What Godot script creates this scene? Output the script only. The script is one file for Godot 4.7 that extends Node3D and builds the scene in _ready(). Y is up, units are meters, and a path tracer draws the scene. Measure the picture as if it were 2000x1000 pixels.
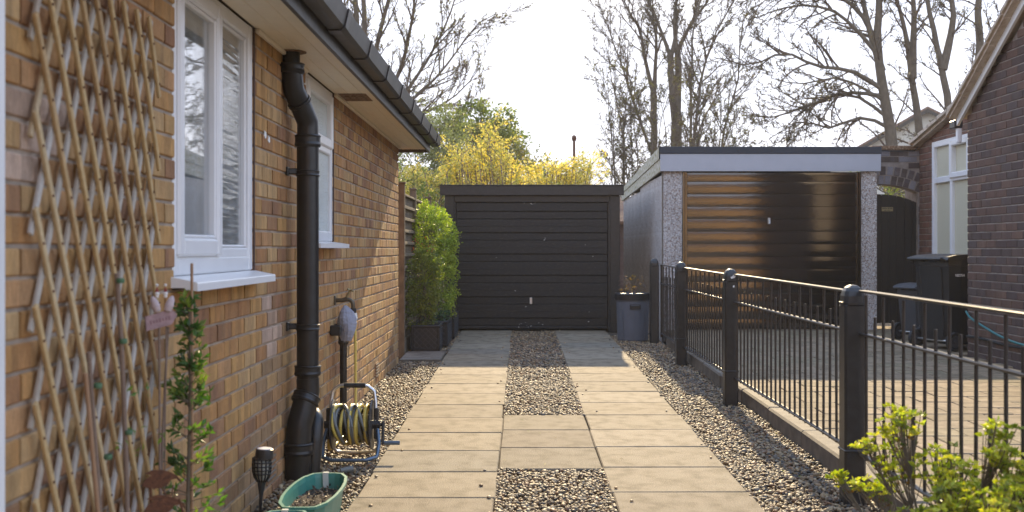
extends Node3D
# A brick bungalow's side drive with two garages. x right, y up, camera looks along -z.
# "d" below is the distance along -z from the camera; the drive rises by SL per metre.

const SL := 0.0109
const TILT := 0.010899
var rng := RandomNumberGenerator.new()
var M := {}
var T := {}
var taken := {}


# ---------------------------------------------------------------- mesh builder
class MB:
	var v := PackedVector3Array()
	var n := PackedVector3Array()
	var c := PackedColorArray()
	var ix := PackedInt32Array()
	var col := Color(1, 1, 1)

	func quad(a: Vector3, b: Vector3, cc: Vector3, d: Vector3, out := Vector3.ZERO) -> void:
		var nn := (cc - a).cross(d - b).normalized()
		var i := v.size()
		if out != Vector3.ZERO and nn.dot(out) < 0.0:
			nn = -nn
			v.append_array([a, d, cc, b])
		else:
			v.append_array([a, b, cc, d])
		n.append_array([nn, nn, nn, nn])
		c.append_array([col, col, col, col])
		ix.append_array([i, i + 2, i + 1, i, i + 3, i + 2])

	func tri(a: Vector3, b: Vector3, cc: Vector3, out := Vector3.ZERO) -> void:
		var nn := (b - a).cross(cc - a).normalized()
		var i := v.size()
		if out != Vector3.ZERO and nn.dot(out) < 0.0:
			nn = -nn
			v.append_array([a, cc, b])
		else:
			v.append_array([a, b, cc])
		n.append_array([nn, nn, nn])
		c.append_array([col, col, col])
		ix.append_array([i, i + 2, i + 1])

	func box(ctr: Vector3, size: Vector3, bs := Basis(), bev := 0.0) -> void:
		var h := size * 0.5
		var k := Vector3(h.x - bev, h.y - bev, h.z - bev)
		for a in 3:
			var b := (a + 1) % 3
			var e := (a + 2) % 3
			for s in [-1.0, 1.0]:
				var p := []
				for q in [[-1.0, -1.0], [1.0, -1.0], [1.0, 1.0], [-1.0, 1.0]]:
					var w := Vector3.ZERO
					w[a] = s * h[a]
					w[b] = q[0] * k[b]
					w[e] = q[1] * k[e]
					p.append(ctr + bs * w)
				var o := Vector3.ZERO
				o[a] = s
				quad(p[0], p[1], p[2], p[3], bs * o)
				if bev > 0.0:
					for s2 in [-1.0, 1.0]:
						var w1 := Vector3.ZERO
						w1[a] = s * h[a]
						w1[b] = s2 * k[b]
						var w2 := Vector3.ZERO
						w2[a] = s * k[a]
						w2[b] = s2 * h[b]
						var w3 := w1
						var w4 := w2
						w1[e] = -k[e]
						w2[e] = -k[e]
						w3[e] = k[e]
						w4[e] = k[e]
						var o2 := Vector3.ZERO
						o2[a] = s
						o2[b] = s2
						quad(ctr + bs * w1, ctr + bs * w2, ctr + bs * w4, ctr + bs * w3, bs * o2)
		if bev > 0.0:
			for sx in [-1.0, 1.0]:
				for sy in [-1.0, 1.0]:
					for sz in [-1.0, 1.0]:
						tri(ctr + bs * Vector3(sx * h.x, sy * k.y, sz * k.z), ctr + bs * Vector3(sx * k.x, sy * h.y, sz * k.z), ctr + bs * Vector3(sx * k.x, sy * k.y, sz * h.z), bs * Vector3(sx, sy, sz))

	func span(a: Vector3, b: Vector3, bev := 0.0) -> void:
		box((a + b) * 0.5, (b - a).abs(), Basis(), bev)

	func bar(a: Vector3, b: Vector3, w: float, t: float, up := Vector3.UP, bev := 0.0) -> void:
		var z := (b - a).normalized()
		var x := up.cross(z).normalized()
		var y := z.cross(x)
		box((a + b) * 0.5, Vector3(w, t, a.distance_to(b)), Basis(x, y, z), bev)

	func tube(pts: Array, rad: Array, sides := 8, caps := true) -> void:
		var t: Vector3 = (pts[1] - pts[0]).normalized()
		var x := t.cross(Vector3(0.31, 0.17, 0.93) if absf(t.y) > 0.9 else Vector3.UP).normalized()
		var first := v.size()
		var last: int = pts.size() - 1
		for i in pts.size():
			var p: Vector3 = pts[i]
			if i > 0 and i < last:
				t = (pts[i + 1] - pts[i - 1]).normalized()
			elif i == last:
				t = (p - pts[i - 1]).normalized()
			x = (x - t * x.dot(t)).normalized()
			var y := t.cross(x)
			var r: float = rad[mini(i, rad.size() - 1)]
			for s in sides:
				var a := TAU * s / sides
				var o := x * cos(a) + y * sin(a)
				v.append(p + o * r)
				n.append(o)
				c.append(col)
		for i in last:
			for s in sides:
				var a := first + i * sides + s
				var b := first + i * sides + (s + 1) % sides
				ix.append_array([a, a + sides, b, b, a + sides, b + sides])
		if caps:
			for e in [0, last]:
				var nn: Vector3 = (pts[1] - pts[0]).normalized() * -1.0 if e == 0 else (pts[last] - pts[last - 1]).normalized()
				var at := v.size()
				for s in sides:
					v.append(v[first + e * sides + s])
					n.append(nn)
					c.append(col)
				for s in range(1, sides - 1):
					if e == 0:
						ix.append_array([at, at + s, at + s + 1])
					else:
						ix.append_array([at, at + s + 1, at + s])

	# profile of (radius, height) pairs turned round the local y axis
	func lathe(prof: Array, segs: int, xf := Transform3D(), smooth := true) -> void:
		for i in prof.size() - 1:
			var p: Vector2 = prof[i]
			var q: Vector2 = prof[i + 1]
			if p.distance_to(q) < 1e-6:
				continue
			var nn := Vector2(q.y - p.y, p.x - q.x).normalized()
			var at := v.size()
			for s in segs + 1:
				var a := TAU * s / segs
				var o := Vector3(cos(a), 0, sin(a))
				for k in [p, q]:
					v.append(xf * (o * k.x + Vector3.UP * k.y))
					n.append((xf.basis * (o * nn.x + Vector3.UP * nn.y)).normalized())
					c.append(col)
			for s in segs:
				var b := at + s * 2
				ix.append_array([b, b + 2, b + 1, b + 1, b + 2, b + 3])

	# polygon in local xy, thickness along local z
	func prism(poly: Array, z0: float, z1: float, xf := Transform3D()) -> void:
		var pp := PackedVector2Array(poly)
		if Geometry2D.is_polygon_clockwise(pp):
			pp.reverse()
		var tr := Geometry2D.triangulate_polygon(pp)
		for k in range(0, tr.size(), 3):
			for z in [z0, z1]:
				tri(xf * Vector3(pp[tr[k]].x, pp[tr[k]].y, z), xf * Vector3(pp[tr[k + 1]].x, pp[tr[k + 1]].y, z), xf * Vector3(pp[tr[k + 2]].x, pp[tr[k + 2]].y, z), xf.basis * Vector3(0, 0, -1.0 if z == minf(z0, z1) else 1.0))
		for k in pp.size():
			var a := pp[k]
			var b := pp[(k + 1) % pp.size()]
			var o := Vector3(b.y - a.y, a.x - b.x, 0)
			quad(xf * Vector3(a.x, a.y, z0), xf * Vector3(b.x, b.y, z0), xf * Vector3(b.x, b.y, z1), xf * Vector3(a.x, a.y, z1), xf.basis * o)

	func mesh() -> ArrayMesh:
		var arr := []
		arr.resize(Mesh.ARRAY_MAX)
		arr[Mesh.ARRAY_VERTEX] = v
		arr[Mesh.ARRAY_NORMAL] = n
		arr[Mesh.ARRAY_COLOR] = c
		arr[Mesh.ARRAY_INDEX] = ix
		var m := ArrayMesh.new()
		m.add_surface_from_arrays(Mesh.PRIMITIVE_TRIANGLES, arr)
		return m


# ---------------------------------------------------------------- scene helpers
func g(d: float) -> float:
	return SL * d


func at(x: float, h: float, d: float) -> Vector3:
	return Vector3(x, SL * d + h, -d)


func numbered(called: String) -> String:
	var k: int = taken.get(called, 0)
	taken[called] = k + 1
	return called if k == 0 else "%s_%03d" % [called, k]


func tag(o: Node3D, label: String, category: String, group := "", kind := "") -> void:
	if label: o.set_meta("label", label)
	if category: o.set_meta("category", category)
	if group: o.set_meta("group", group)
	if kind: o.set_meta("kind", kind)


func thing(called: String, label: String, category: String, where := Vector3.ZERO, turn := 0.0, group := "") -> Node3D:
	var o := Node3D.new()
	o.name = numbered(called)
	add_child(o)
	o.position = where
	o.rotation.y = turn
	tag(o, label, category, group)
	return o


func part(parent: Node3D, called: String, m: Mesh, material: Material, where := Vector3.ZERO, bs := Basis()) -> MeshInstance3D:
	var o := MeshInstance3D.new()
	o.name = called
	o.mesh = m
	o.material_override = material
	parent.add_child(o, true)
	o.transform = Transform3D(bs, where)
	return o


# a part whose mesh was laid out in world coordinates, under a thing that is moved but not turned
func wpart(parent: Node3D, called: String, mb: MB, material: Material) -> MeshInstance3D:
	var base := Vector3.ZERO
	var p: Node = parent
	while p != self:
		base += p.position
		p = p.get_parent()
	return part(parent, called, mb.mesh(), material, -base)


func single(called: String, m: Mesh, material: Material, label: String, category: String, where := Vector3.ZERO, group := "", kind := "") -> MeshInstance3D:
	var o := MeshInstance3D.new()
	o.name = numbered(called)
	o.mesh = m
	o.material_override = material
	add_child(o)
	o.position = where
	tag(o, label, category, group, kind)
	return o


func lin(r: float, gg: float, b: float) -> Color:
	return Color(r, gg, b).linear_to_srgb()


func mat(called: String, color: Color, rough := 0.8, metal := 0.0, spec := 0.5) -> StandardMaterial3D:
	var m := StandardMaterial3D.new()
	m.resource_name = called
	m.albedo_color = color
	m.roughness = rough
	m.metallic = metal
	m.metallic_specular = spec
	M[called] = m
	return m


func noise_tex(seed_: int, freq: float, lo: float, hi: float, oct := 4, kind := FastNoiseLite.TYPE_SIMPLEX_SMOOTH, size := 512) -> NoiseTexture2D:
	var f := FastNoiseLite.new()
	f.seed = seed_
	f.noise_type = kind
	f.frequency = freq
	f.fractal_octaves = oct
	if kind == FastNoiseLite.TYPE_CELLULAR:
		f.cellular_return_type = FastNoiseLite.RETURN_CELL_VALUE
		f.fractal_type = FastNoiseLite.FRACTAL_NONE
	var t := NoiseTexture2D.new()
	t.width = size
	t.height = size
	t.seamless = true
	t.noise = f
	var ramp := Gradient.new()
	ramp.set_color(0, Color(lo, lo, lo).linear_to_srgb())
	ramp.set_color(1, Color(hi, hi, hi).linear_to_srgb())
	t.color_ramp = ramp
	return t


func ramp_tex(seed_: int, freq: float, stops: Array, oct := 4, kind := FastNoiseLite.TYPE_SIMPLEX_SMOOTH, size := 512) -> NoiseTexture2D:
	var t := noise_tex(seed_, freq, 0, 1, oct, kind, size)
	var ramp := Gradient.new()
	ramp.offsets = PackedFloat32Array(stops.map(func(s): return s[0]))
	ramp.colors = PackedColorArray(stops.map(func(s): return s[1]))
	t.color_ramp = ramp
	return t


func height_tex(seed_: int, freq: float, oct := 4, kind := FastNoiseLite.TYPE_SIMPLEX_SMOOTH) -> NoiseTexture2D:
	var t := noise_tex(seed_, freq, 0, 1, oct, kind)
	t.color_ramp = null
	return t


# fine texture, a coarse multiplying layer, and relief, all laid on by world position (or the object's own axes)
func dress(m: StandardMaterial3D, fine: Texture2D, s1: Vector3, coarse: Texture2D = null, s2 := Vector3.ONE, relief: Texture2D = null, cm := 0.0, world := true) -> StandardMaterial3D:
	m.albedo_texture = fine
	m.uv1_triplanar = true
	m.uv1_world_triplanar = world
	m.uv1_scale = s1
	if coarse:
		m.detail_enabled = true
		m.detail_albedo = coarse
		m.detail_blend_mode = BaseMaterial3D.BLEND_MODE_MUL
		m.detail_uv_layer = BaseMaterial3D.DETAIL_UV_2
		m.uv2_triplanar = true
		m.uv2_world_triplanar = world
		m.uv2_scale = s2
	if relief:
		m.heightmap_enabled = true
		m.heightmap_texture = relief
		m.heightmap_scale = cm
	return m


func tinted(m: StandardMaterial3D) -> StandardMaterial3D:
	m.vertex_color_use_as_albedo = true
	return m


func make_materials() -> void:
	T.fine = noise_tex(3, 0.035, 0.70, 1.0, 5)
	T.soft = noise_tex(5, 0.012, 0.82, 1.0, 4)
	T.blotch = noise_tex(8, 0.02, 0.5, 1.0, 5)
	T.grit = noise_tex(11, 0.16, 0.6, 1.0, 3)
	T.hgrit = height_tex(12, 0.12, 3)
	T.hsoft = height_tex(14, 0.02, 4)
	T.hwave = height_tex(19, 0.012, 2)
	T.streak = noise_tex(21, 0.03, 0.68, 1.0, 4)
	T.pebble = ramp_tex(31, 0.115, [[0.0, lin(0.22, 0.18, 0.16)], [0.22, lin(0.46, 0.36, 0.29)], [0.4, lin(0.58, 0.56, 0.55)], [0.6, lin(0.70, 0.67, 0.64)], [0.8, lin(0.80, 0.79, 0.78)], [1.0, lin(0.48, 0.34, 0.25)]], 1, FastNoiseLite.TYPE_CELLULAR)
	T.hpebble = height_tex(31, 0.115, 1, FastNoiseLite.TYPE_CELLULAR)
	T.scuff = ramp_tex(41, 0.04, [[0.0, Color(0.50, 0.50, 0.52)], [0.55, Color(0.60, 0.59, 0.59)], [0.68, Color(0.70, 0.68, 0.66)], [0.74, Color(0.92, 0.87, 0.80)], [1.0, Color(1, 0.95, 0.88)]], 6)
	T.rust = ramp_tex(43, 0.05, [[0.0, lin(0.05, 0.022, 0.012)], [0.5, lin(0.12, 0.045, 0.02)], [1.0, lin(0.2, 0.085, 0.035)]], 5)
	T.tile = ramp_tex(45, 0.02, [[0.0, lin(0.10, 0.055, 0.035)], [0.6, lin(0.2, 0.11, 0.07)], [1.0, lin(0.3, 0.2, 0.13)]], 5)
	T.verge = ramp_tex(47, 0.03, [[0.0, lin(0.30, 0.225, 0.16)], [0.4, lin(0.50, 0.41, 0.31)], [1.0, lin(0.62, 0.55, 0.45)]], 5)
	T.moss = ramp_tex(49, 0.03, [[0.0, lin(0.62, 0.60, 0.52)], [0.5, lin(0.52, 0.49, 0.40)], [0.62, lin(0.33, 0.29, 0.14)], [1.0, lin(0.2, 0.2, 0.08)]], 5)
	T.stain = ramp_tex(51, 0.03, [[0.0, lin(0.42, 0.34, 0.25)], [0.45, lin(0.22, 0.13, 0.07)], [1.0, lin(0.08, 0.045, 0.025)]], 5)
	T.slabspot = ramp_tex(53, 0.11, [[0.0, Color(0.60, 0.58, 0.56)], [0.25, Color(0.80, 0.79, 0.78)], [0.6, Color(0.90, 0.89, 0.88)], [0.86, Color(0.96, 0.96, 0.95)], [0.93, Color(1.0, 1.0, 1.0)], [1.0, Color(1, 1, 1)]], 4)
	T.slabstain = ramp_tex(55, 0.016, [[0.0, Color(0.74, 0.73, 0.72)], [0.35, Color(0.88, 0.87, 0.86)], [0.55, Color(0.96, 0.95, 0.95)], [1.0, Color(1, 1, 1)]], 6)

	tinted(dress(mat("brick", Color.WHITE, 0.85), T.streak, Vector3(5.0, 1.1, 5.0), T.fine, Vector3(0.7, 0.35, 0.7), T.hgrit, 0.3))
	tinted(dress(mat("dark_brick", Color.WHITE, 0.8), T.fine, Vector3(4.0, 4.0, 4.0), T.soft, Vector3(0.7, 0.7, 0.7), T.hgrit, 0.12))
	dress(mat("mortar", lin(0.60, 0.48, 0.37), 0.95), T.grit, Vector3(3, 3, 3), T.blotch, Vector3(0.6, 0.6, 0.6), T.hgrit, 0.15)
	dress(mat("grey_mortar", lin(0.50, 0.42, 0.36), 0.95), T.grit, Vector3(3, 3, 3), T.blotch, Vector3(0.6, 0.6, 0.6), T.hgrit, 0.15)
	dress(mat("plain_brick", lin(0.42, 0.21, 0.09), 0.9), T.blotch, Vector3(1.2, 1.2, 1.2), T.soft, Vector3(0.4, 0.4, 0.4))
	dress(mat("plain_dark_brick", lin(0.14, 0.085, 0.07), 0.9), T.blotch, Vector3(1.2, 1.2, 1.2), T.soft, Vector3(0.4, 0.4, 0.4))
	dress(mat("pale_brick", lin(0.58, 0.33, 0.135), 0.9), T.soft, Vector3(1.2, 1.2, 1.2))
	tinted(dress(mat("slab", Color.WHITE, 0.82, 0.0, 0.25), T.slabspot, Vector3(1.9, 1.9, 1.9), T.slabstain, Vector3(0.75, 0.75, 0.6), T.hgrit, 0.25))
	tinted(dress(mat("paver", Color.WHITE, 0.85, 0.0, 0.25), T.grit, Vector3(1.4, 1.4, 1.4), T.blotch, Vector3(0.6, 0.6, 0.6), T.hgrit, 0.15))
	dress(mat("concrete", lin(0.30, 0.25, 0.19), 0.85), T.grit, Vector3(2, 2, 2), T.blotch, Vector3(0.7, 0.7, 0.7), T.hgrit, 0.15)
	dress(mat("soil", lin(0.085, 0.06, 0.042), 1.0), T.grit, Vector3(2, 2, 2), T.blotch, Vector3(0.3, 0.3, 0.3), T.hgrit, 0.5)
	dress(mat("grit_bed", lin(0.13, 0.10, 0.072), 1.0), T.grit, Vector3(3, 3, 3), null, Vector3.ONE, T.hgrit, 0.6)
	dress(mat("asphalt", lin(0.06, 0.058, 0.056), 0.9), T.grit, Vector3(2, 2, 2), T.blotch, Vector3(0.2, 0.2, 0.2))
	tinted(mat("stone", Color.WHITE, 0.6))
	dress(mat("upvc", lin(0.80, 0.80, 0.80), 0.32), T.soft, Vector3(0.7, 0.7, 0.7))
	T.soft2 = noise_tex(61, 0.012, 0.93, 1.0, 4)
	M.upvc.albedo_texture = T.soft2
	dress(mat("cream_board", lin(0.84, 0.75, 0.58), 0.45), T.soft2, Vector3(1.1, 1.1, 1.1))
	dress(mat("fascia_white", lin(0.44, 0.46, 0.50), 0.4), T.soft2, Vector3(0.8, 0.8, 0.8))
	dress(mat("mossy_board", Color.WHITE, 0.85), T.moss, Vector3(0.9, 0.9, 0.9), null, Vector3.ONE, T.hgrit, 0.2)
	dress(mat("stain", Color.WHITE, 0.9), T.stain, Vector3(2.2, 2.2, 2.2), null, Vector3.ONE, T.hgrit, 0.3)
	dress(mat("black_plastic", lin(0.022, 0.022, 0.024), 0.38), T.soft, Vector3(1.5, 1.5, 1.5), null, Vector3.ONE, T.hgrit, 0.02)
	dress(mat("gutter_black", lin(0.06, 0.057, 0.053), 0.45), T.blotch, Vector3(1.0, 1.0, 1.0))
	dress(mat("pipe_black", lin(0.016, 0.016, 0.017), 0.34), T.blotch, Vector3(1.3, 1.3, 1.3), null, Vector3.ONE, T.hsoft, 0.12)
	dress(mat("black_paint", lin(0.03, 0.029, 0.028), 0.36), T.blotch, Vector3(1.6, 1.6, 1.6), null, Vector3.ONE, T.hgrit, 0.06)
	dress(mat("iron_paint", lin(0.045, 0.036, 0.03), 0.34), T.blotch, Vector3(1.6, 1.6, 1.6))
	dress(mat("old_door", lin(0.04, 0.036, 0.034), 0.5), T.scuff, Vector3(0.7, 2.6, 0.7), T.blotch, Vector3(0.5, 1.1, 0.5), T.hsoft, 0.15)
	M.old_door.detail_albedo = T.soft
	dress(mat("gloss_door", lin(0.016, 0.011, 0.008), 0.11, 0.0, 0.75), T.soft, Vector3(0.6, 2.6, 0.6), null, Vector3.ONE, T.hsoft, 0.05)
	M.gloss_door.clearcoat_enabled = true
	M.gloss_door.clearcoat = 1.0
	M.gloss_door.clearcoat_roughness = 0.09
	dress(mat("gate_wood", lin(0.024, 0.02, 0.016), 0.5), T.streak, Vector3(3.0, 0.25, 3.0), null, Vector3.ONE, T.hgrit, 0.08)
	dress(mat("pebbledash", Color.WHITE, 0.75), T.pebble, Vector3(1.75, 1.75, 1.75), T.soft, Vector3(0.3, 0.3, 0.3), T.hpebble, 1.3)
	tinted(dress(mat("wood", Color.WHITE, 0.75), T.streak, Vector3(5.0, 0.7, 5.0), T.fine, Vector3(2, 2, 2), T.hgrit, 0.06))
	dress(mat("fence_wood", lin(0.25, 0.185, 0.115), 0.85), T.streak, Vector3(4.0, 0.35, 4.0), T.blotch, Vector3(0.7, 0.7, 0.7), T.hgrit, 0.1)
	dress(mat("bark", lin(0.20, 0.155, 0.105), 0.95), T.blotch, Vector3(0.8, 0.4, 0.8), null, Vector3.ONE, T.hgrit, 0.6)
	dress(mat("twig", lin(0.15, 0.105, 0.07), 0.95), T.fine, Vector3(2, 2, 2))
	dress(mat("stem", lin(0.27, 0.19, 0.14), 0.9), T.fine, Vector3(4, 4, 4))
	dress(mat("cane", lin(0.42, 0.25, 0.14), 0.7), T.fine, Vector3(4, 1, 4))
	dress(mat("roof_tile", Color.WHITE, 0.9), T.tile, Vector3(0.6, 0.6, 0.6), null, Vector3.ONE, T.hgrit, 0.4)
	dress(mat("verge_tile", Color.WHITE, 0.85), T.verge, Vector3(0.8, 0.8, 0.8), null, Vector3.ONE, T.hgrit, 0.2)
	dress(mat("cream_render", lin(0.66, 0.62, 0.52), 0.9), T.soft2, Vector3(0.4, 0.4, 0.4))
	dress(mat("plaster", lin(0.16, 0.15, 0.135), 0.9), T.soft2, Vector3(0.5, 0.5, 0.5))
	dress(mat("grey_bin", lin(0.13, 0.14, 0.165), 0.48), T.soft, Vector3(1.2, 1.2, 1.2))
	dress(mat("black_bin", lin(0.017, 0.018, 0.02), 0.42), T.soft, Vector3(1.2, 1.2, 1.2))
	dress(mat("dark_grey_bin", lin(0.06, 0.063, 0.07), 0.45), T.soft, Vector3(1.2, 1.2, 1.2))
	dress(mat("planter_black", lin(0.024, 0.024, 0.027), 0.4), T.soft, Vector3(1.5, 1.5, 1.5))
	dress(mat("green_plastic", lin(0.06, 0.25, 0.19), 0.35), T.soft, Vector3(1.5, 1.5, 1.5))
	dress(mat("rusty", Color.WHITE, 0.9), T.rust, Vector3(2.5, 2.5, 2.5), null, Vector3.ONE, T.hgrit, 0.15)
	mat("rubber", lin(0.02, 0.02, 0.02), 0.8)
	mat("silver", lin(0.62, 0.62, 0.62), 0.3, 0.9)
	mat("steel_blue", lin(0.12, 0.17, 0.23), 0.3, 0.5)
	mat("brass", lin(0.32, 0.27, 0.15), 0.42, 0.6)
	mat("tap_bronze", lin(0.12, 0.10, 0.07), 0.4, 0.6)
	mat("hose_yellow", lin(0.62, 0.47, 0.10), 0.38)
	mat("hose_grey", lin(0.16, 0.17, 0.16), 0.4)
	mat("hose_teal", lin(0.02, 0.16, 0.16), 0.4)
	mat("white_plastic", lin(0.75, 0.74, 0.7), 0.4)
	dress(mat("grey_cover", lin(0.32, 0.34, 0.42), 0.75), T.soft, Vector3(2.5, 2.5, 2.5), null, Vector3.ONE, T.hsoft, 0.6)
	mat("clear_tape", lin(0.55, 0.56, 0.5), 0.35)
	dress(mat("pink_wood", lin(0.46, 0.30, 0.30), 0.8), T.blotch, Vector3(4, 4, 4))
	mat("pink_body", lin(0.52, 0.42, 0.42), 0.8)
	mat("hat_red", lin(0.26, 0.035, 0.025), 0.7)
	mat("pompom", lin(0.78, 0.74, 0.7), 0.9)
	mat("ink", lin(0.25, 0.14, 0.14), 0.8)
	mat("dark_ink", lin(0.035, 0.03, 0.025), 0.7)
	mat("white_paint", lin(0.78, 0.78, 0.76), 0.6)
	mat("sealant", lin(0.07, 0.04, 0.03), 0.8)
	mat("felt", lin(0.045, 0.05, 0.06), 0.8)
	mat("net", lin(0.3, 0.3, 0.28), 0.9)
	mat("string", lin(0.08, 0.16, 0.08), 0.8)
	for spec in [["leaf", 0.45, Color(0.85, 0.95, 0.45)], ["petal", 0.6, Color(1.0, 0.95, 0.6)]]:
		var m := tinted(mat(spec[0], Color.WHITE, spec[1]))
		m.backlight_enabled = true
		m.backlight = spec[2]
		m.cull_mode = BaseMaterial3D.CULL_DISABLED
	var gl := mat("glass", Color(0.9, 0.95, 0.95, 0.06), 0.02)
	gl.transparency = BaseMaterial3D.TRANSPARENCY_ALPHA
	var gw := mat("wavy_glass", Color(0.9, 0.95, 0.95, 0.06), 0.02)
	gw.transparency = BaseMaterial3D.TRANSPARENCY_ALPHA
	gw.heightmap_enabled = true
	gw.heightmap_texture = height_tex(71, 0.01, 1)
	gw.uv1_triplanar = true
	gw.uv1_world_triplanar = true
	gw.uv1_scale = Vector3(0.6, 7.0, 0.6)
	gw.heightmap_scale = 0.22
	var gp := mat("patterned_glass", lin(0.62, 0.68, 0.66), 0.22)
	gp.heightmap_enabled = true
	gp.heightmap_texture = T.hgrit
	gp.uv1_triplanar = true
	gp.uv1_world_triplanar = true
	gp.uv1_scale = Vector3(1.6, 0.7, 1.6)
	gp.heightmap_scale = 1.2
	gp.metallic_specular = 0.7
	var gf := mat("frosted_glass", lin(0.60, 0.57, 0.42), 0.35)
	gf.heightmap_enabled = true
	gf.heightmap_texture = T.hgrit
	gf.uv1_triplanar = true
	gf.uv1_world_triplanar = true
	gf.uv1_scale = Vector3(2.5, 2.5, 2.5)
	gf.heightmap_scale = 0.3


func _ready() -> void:
	rng.seed = 7
	# ---- camera
	var cam := Camera3D.new()
	cam.name = "camera"
	add_child(cam)
	var lens := CameraAttributesPhysical.new()
	lens.frustum_focal_length = 42.0
	lens.frustum_focus_distance = 9.0
	lens.frustum_near = 0.05
	lens.frustum_far = 900.0
	lens.exposure_aperture = 4.2
	cam.attributes = lens
	cam.near = 0.05
	cam.far = 900.0
	cam.projection = Camera3D.PROJECTION_FRUSTUM
	cam.size = 2.0 * 0.05 * 500.0 / 2290.0
	cam.frustum_offset = Vector2(-18.0, -15.0) / 2290.0 * 0.05
	cam.position = Vector3(0, 1.22, 0)
	cam.current = true
	# ---- sky, sun, exposure
	var env := Environment.new()
	env.background_mode = Environment.BG_SKY
	var sm := ProceduralSkyMaterial.new()
	sm.sky_top_color = Color(0.68, 0.78, 0.95)
	sm.sky_horizon_color = Color(0.97, 0.965, 0.98)
	sm.sky_curve = 0.22
	sm.ground_bottom_color = Color(0.3, 0.28, 0.26)
	sm.ground_horizon_color = Color(0.6, 0.58, 0.56)
	sm.sun_angle_max = 40.0
	sm.sun_curve = 0.2
	sm.sky_energy_multiplier = 0.92
	var sky := Sky.new()
	sky.sky_material = sm
	env.sky = sky
	env.tonemap_mode = Environment.TONE_MAPPER_LINEAR
	env.tonemap_exposure = 2.4
	env.fog_enabled = true
	env.fog_density = 0.0012
	env.fog_light_color = Color(1.0, 0.97, 0.93)
	env.sdfgi_enabled = true
	env.ssao_enabled = true
	env.ssil_enabled = true
	var we := WorldEnvironment.new()
	we.environment = env
	add_child(we)
	var sun := DirectionalLight3D.new()
	sun.name = "sun"
	sun.light_energy = 1.25
	sun.light_color = Color(1.0, 0.90, 0.72)
	sun.light_angular_distance = 0.55
	sun.shadow_enabled = true
	add_child(sun)
	sun.look_at_from_position(Vector3.ZERO, -Vector3(0.075, 0.465, -1.0), Vector3.UP)

	make_materials()
	ground_and_drive()
	left_house()
	left_garage()
	right_garage()
	right_house()
	gate_and_arch()
	fence_line()
	far_things()
	street_behind()
	side_fence_and_shrubs()
	wall_fittings()
	near_left_things()
	bins()
	front_shrub()
	gravel()


# ---------------------------------------------------------------- ground, slabs, kerb
func structure(called: String) -> Node3D:
	var o := Node3D.new()
	o.name = numbered(called)
	add_child(o)
	o.set_meta("kind", "structure")
	return o


func sheet(x0: float, x1: float, d0: float, d1: float, h: float) -> MB:
	var mb := MB.new()
	mb.quad(at(x0, h, d0), at(x1, h, d0), at(x1, h, d1), at(x0, h, d1), Vector3.UP)
	return mb


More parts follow.
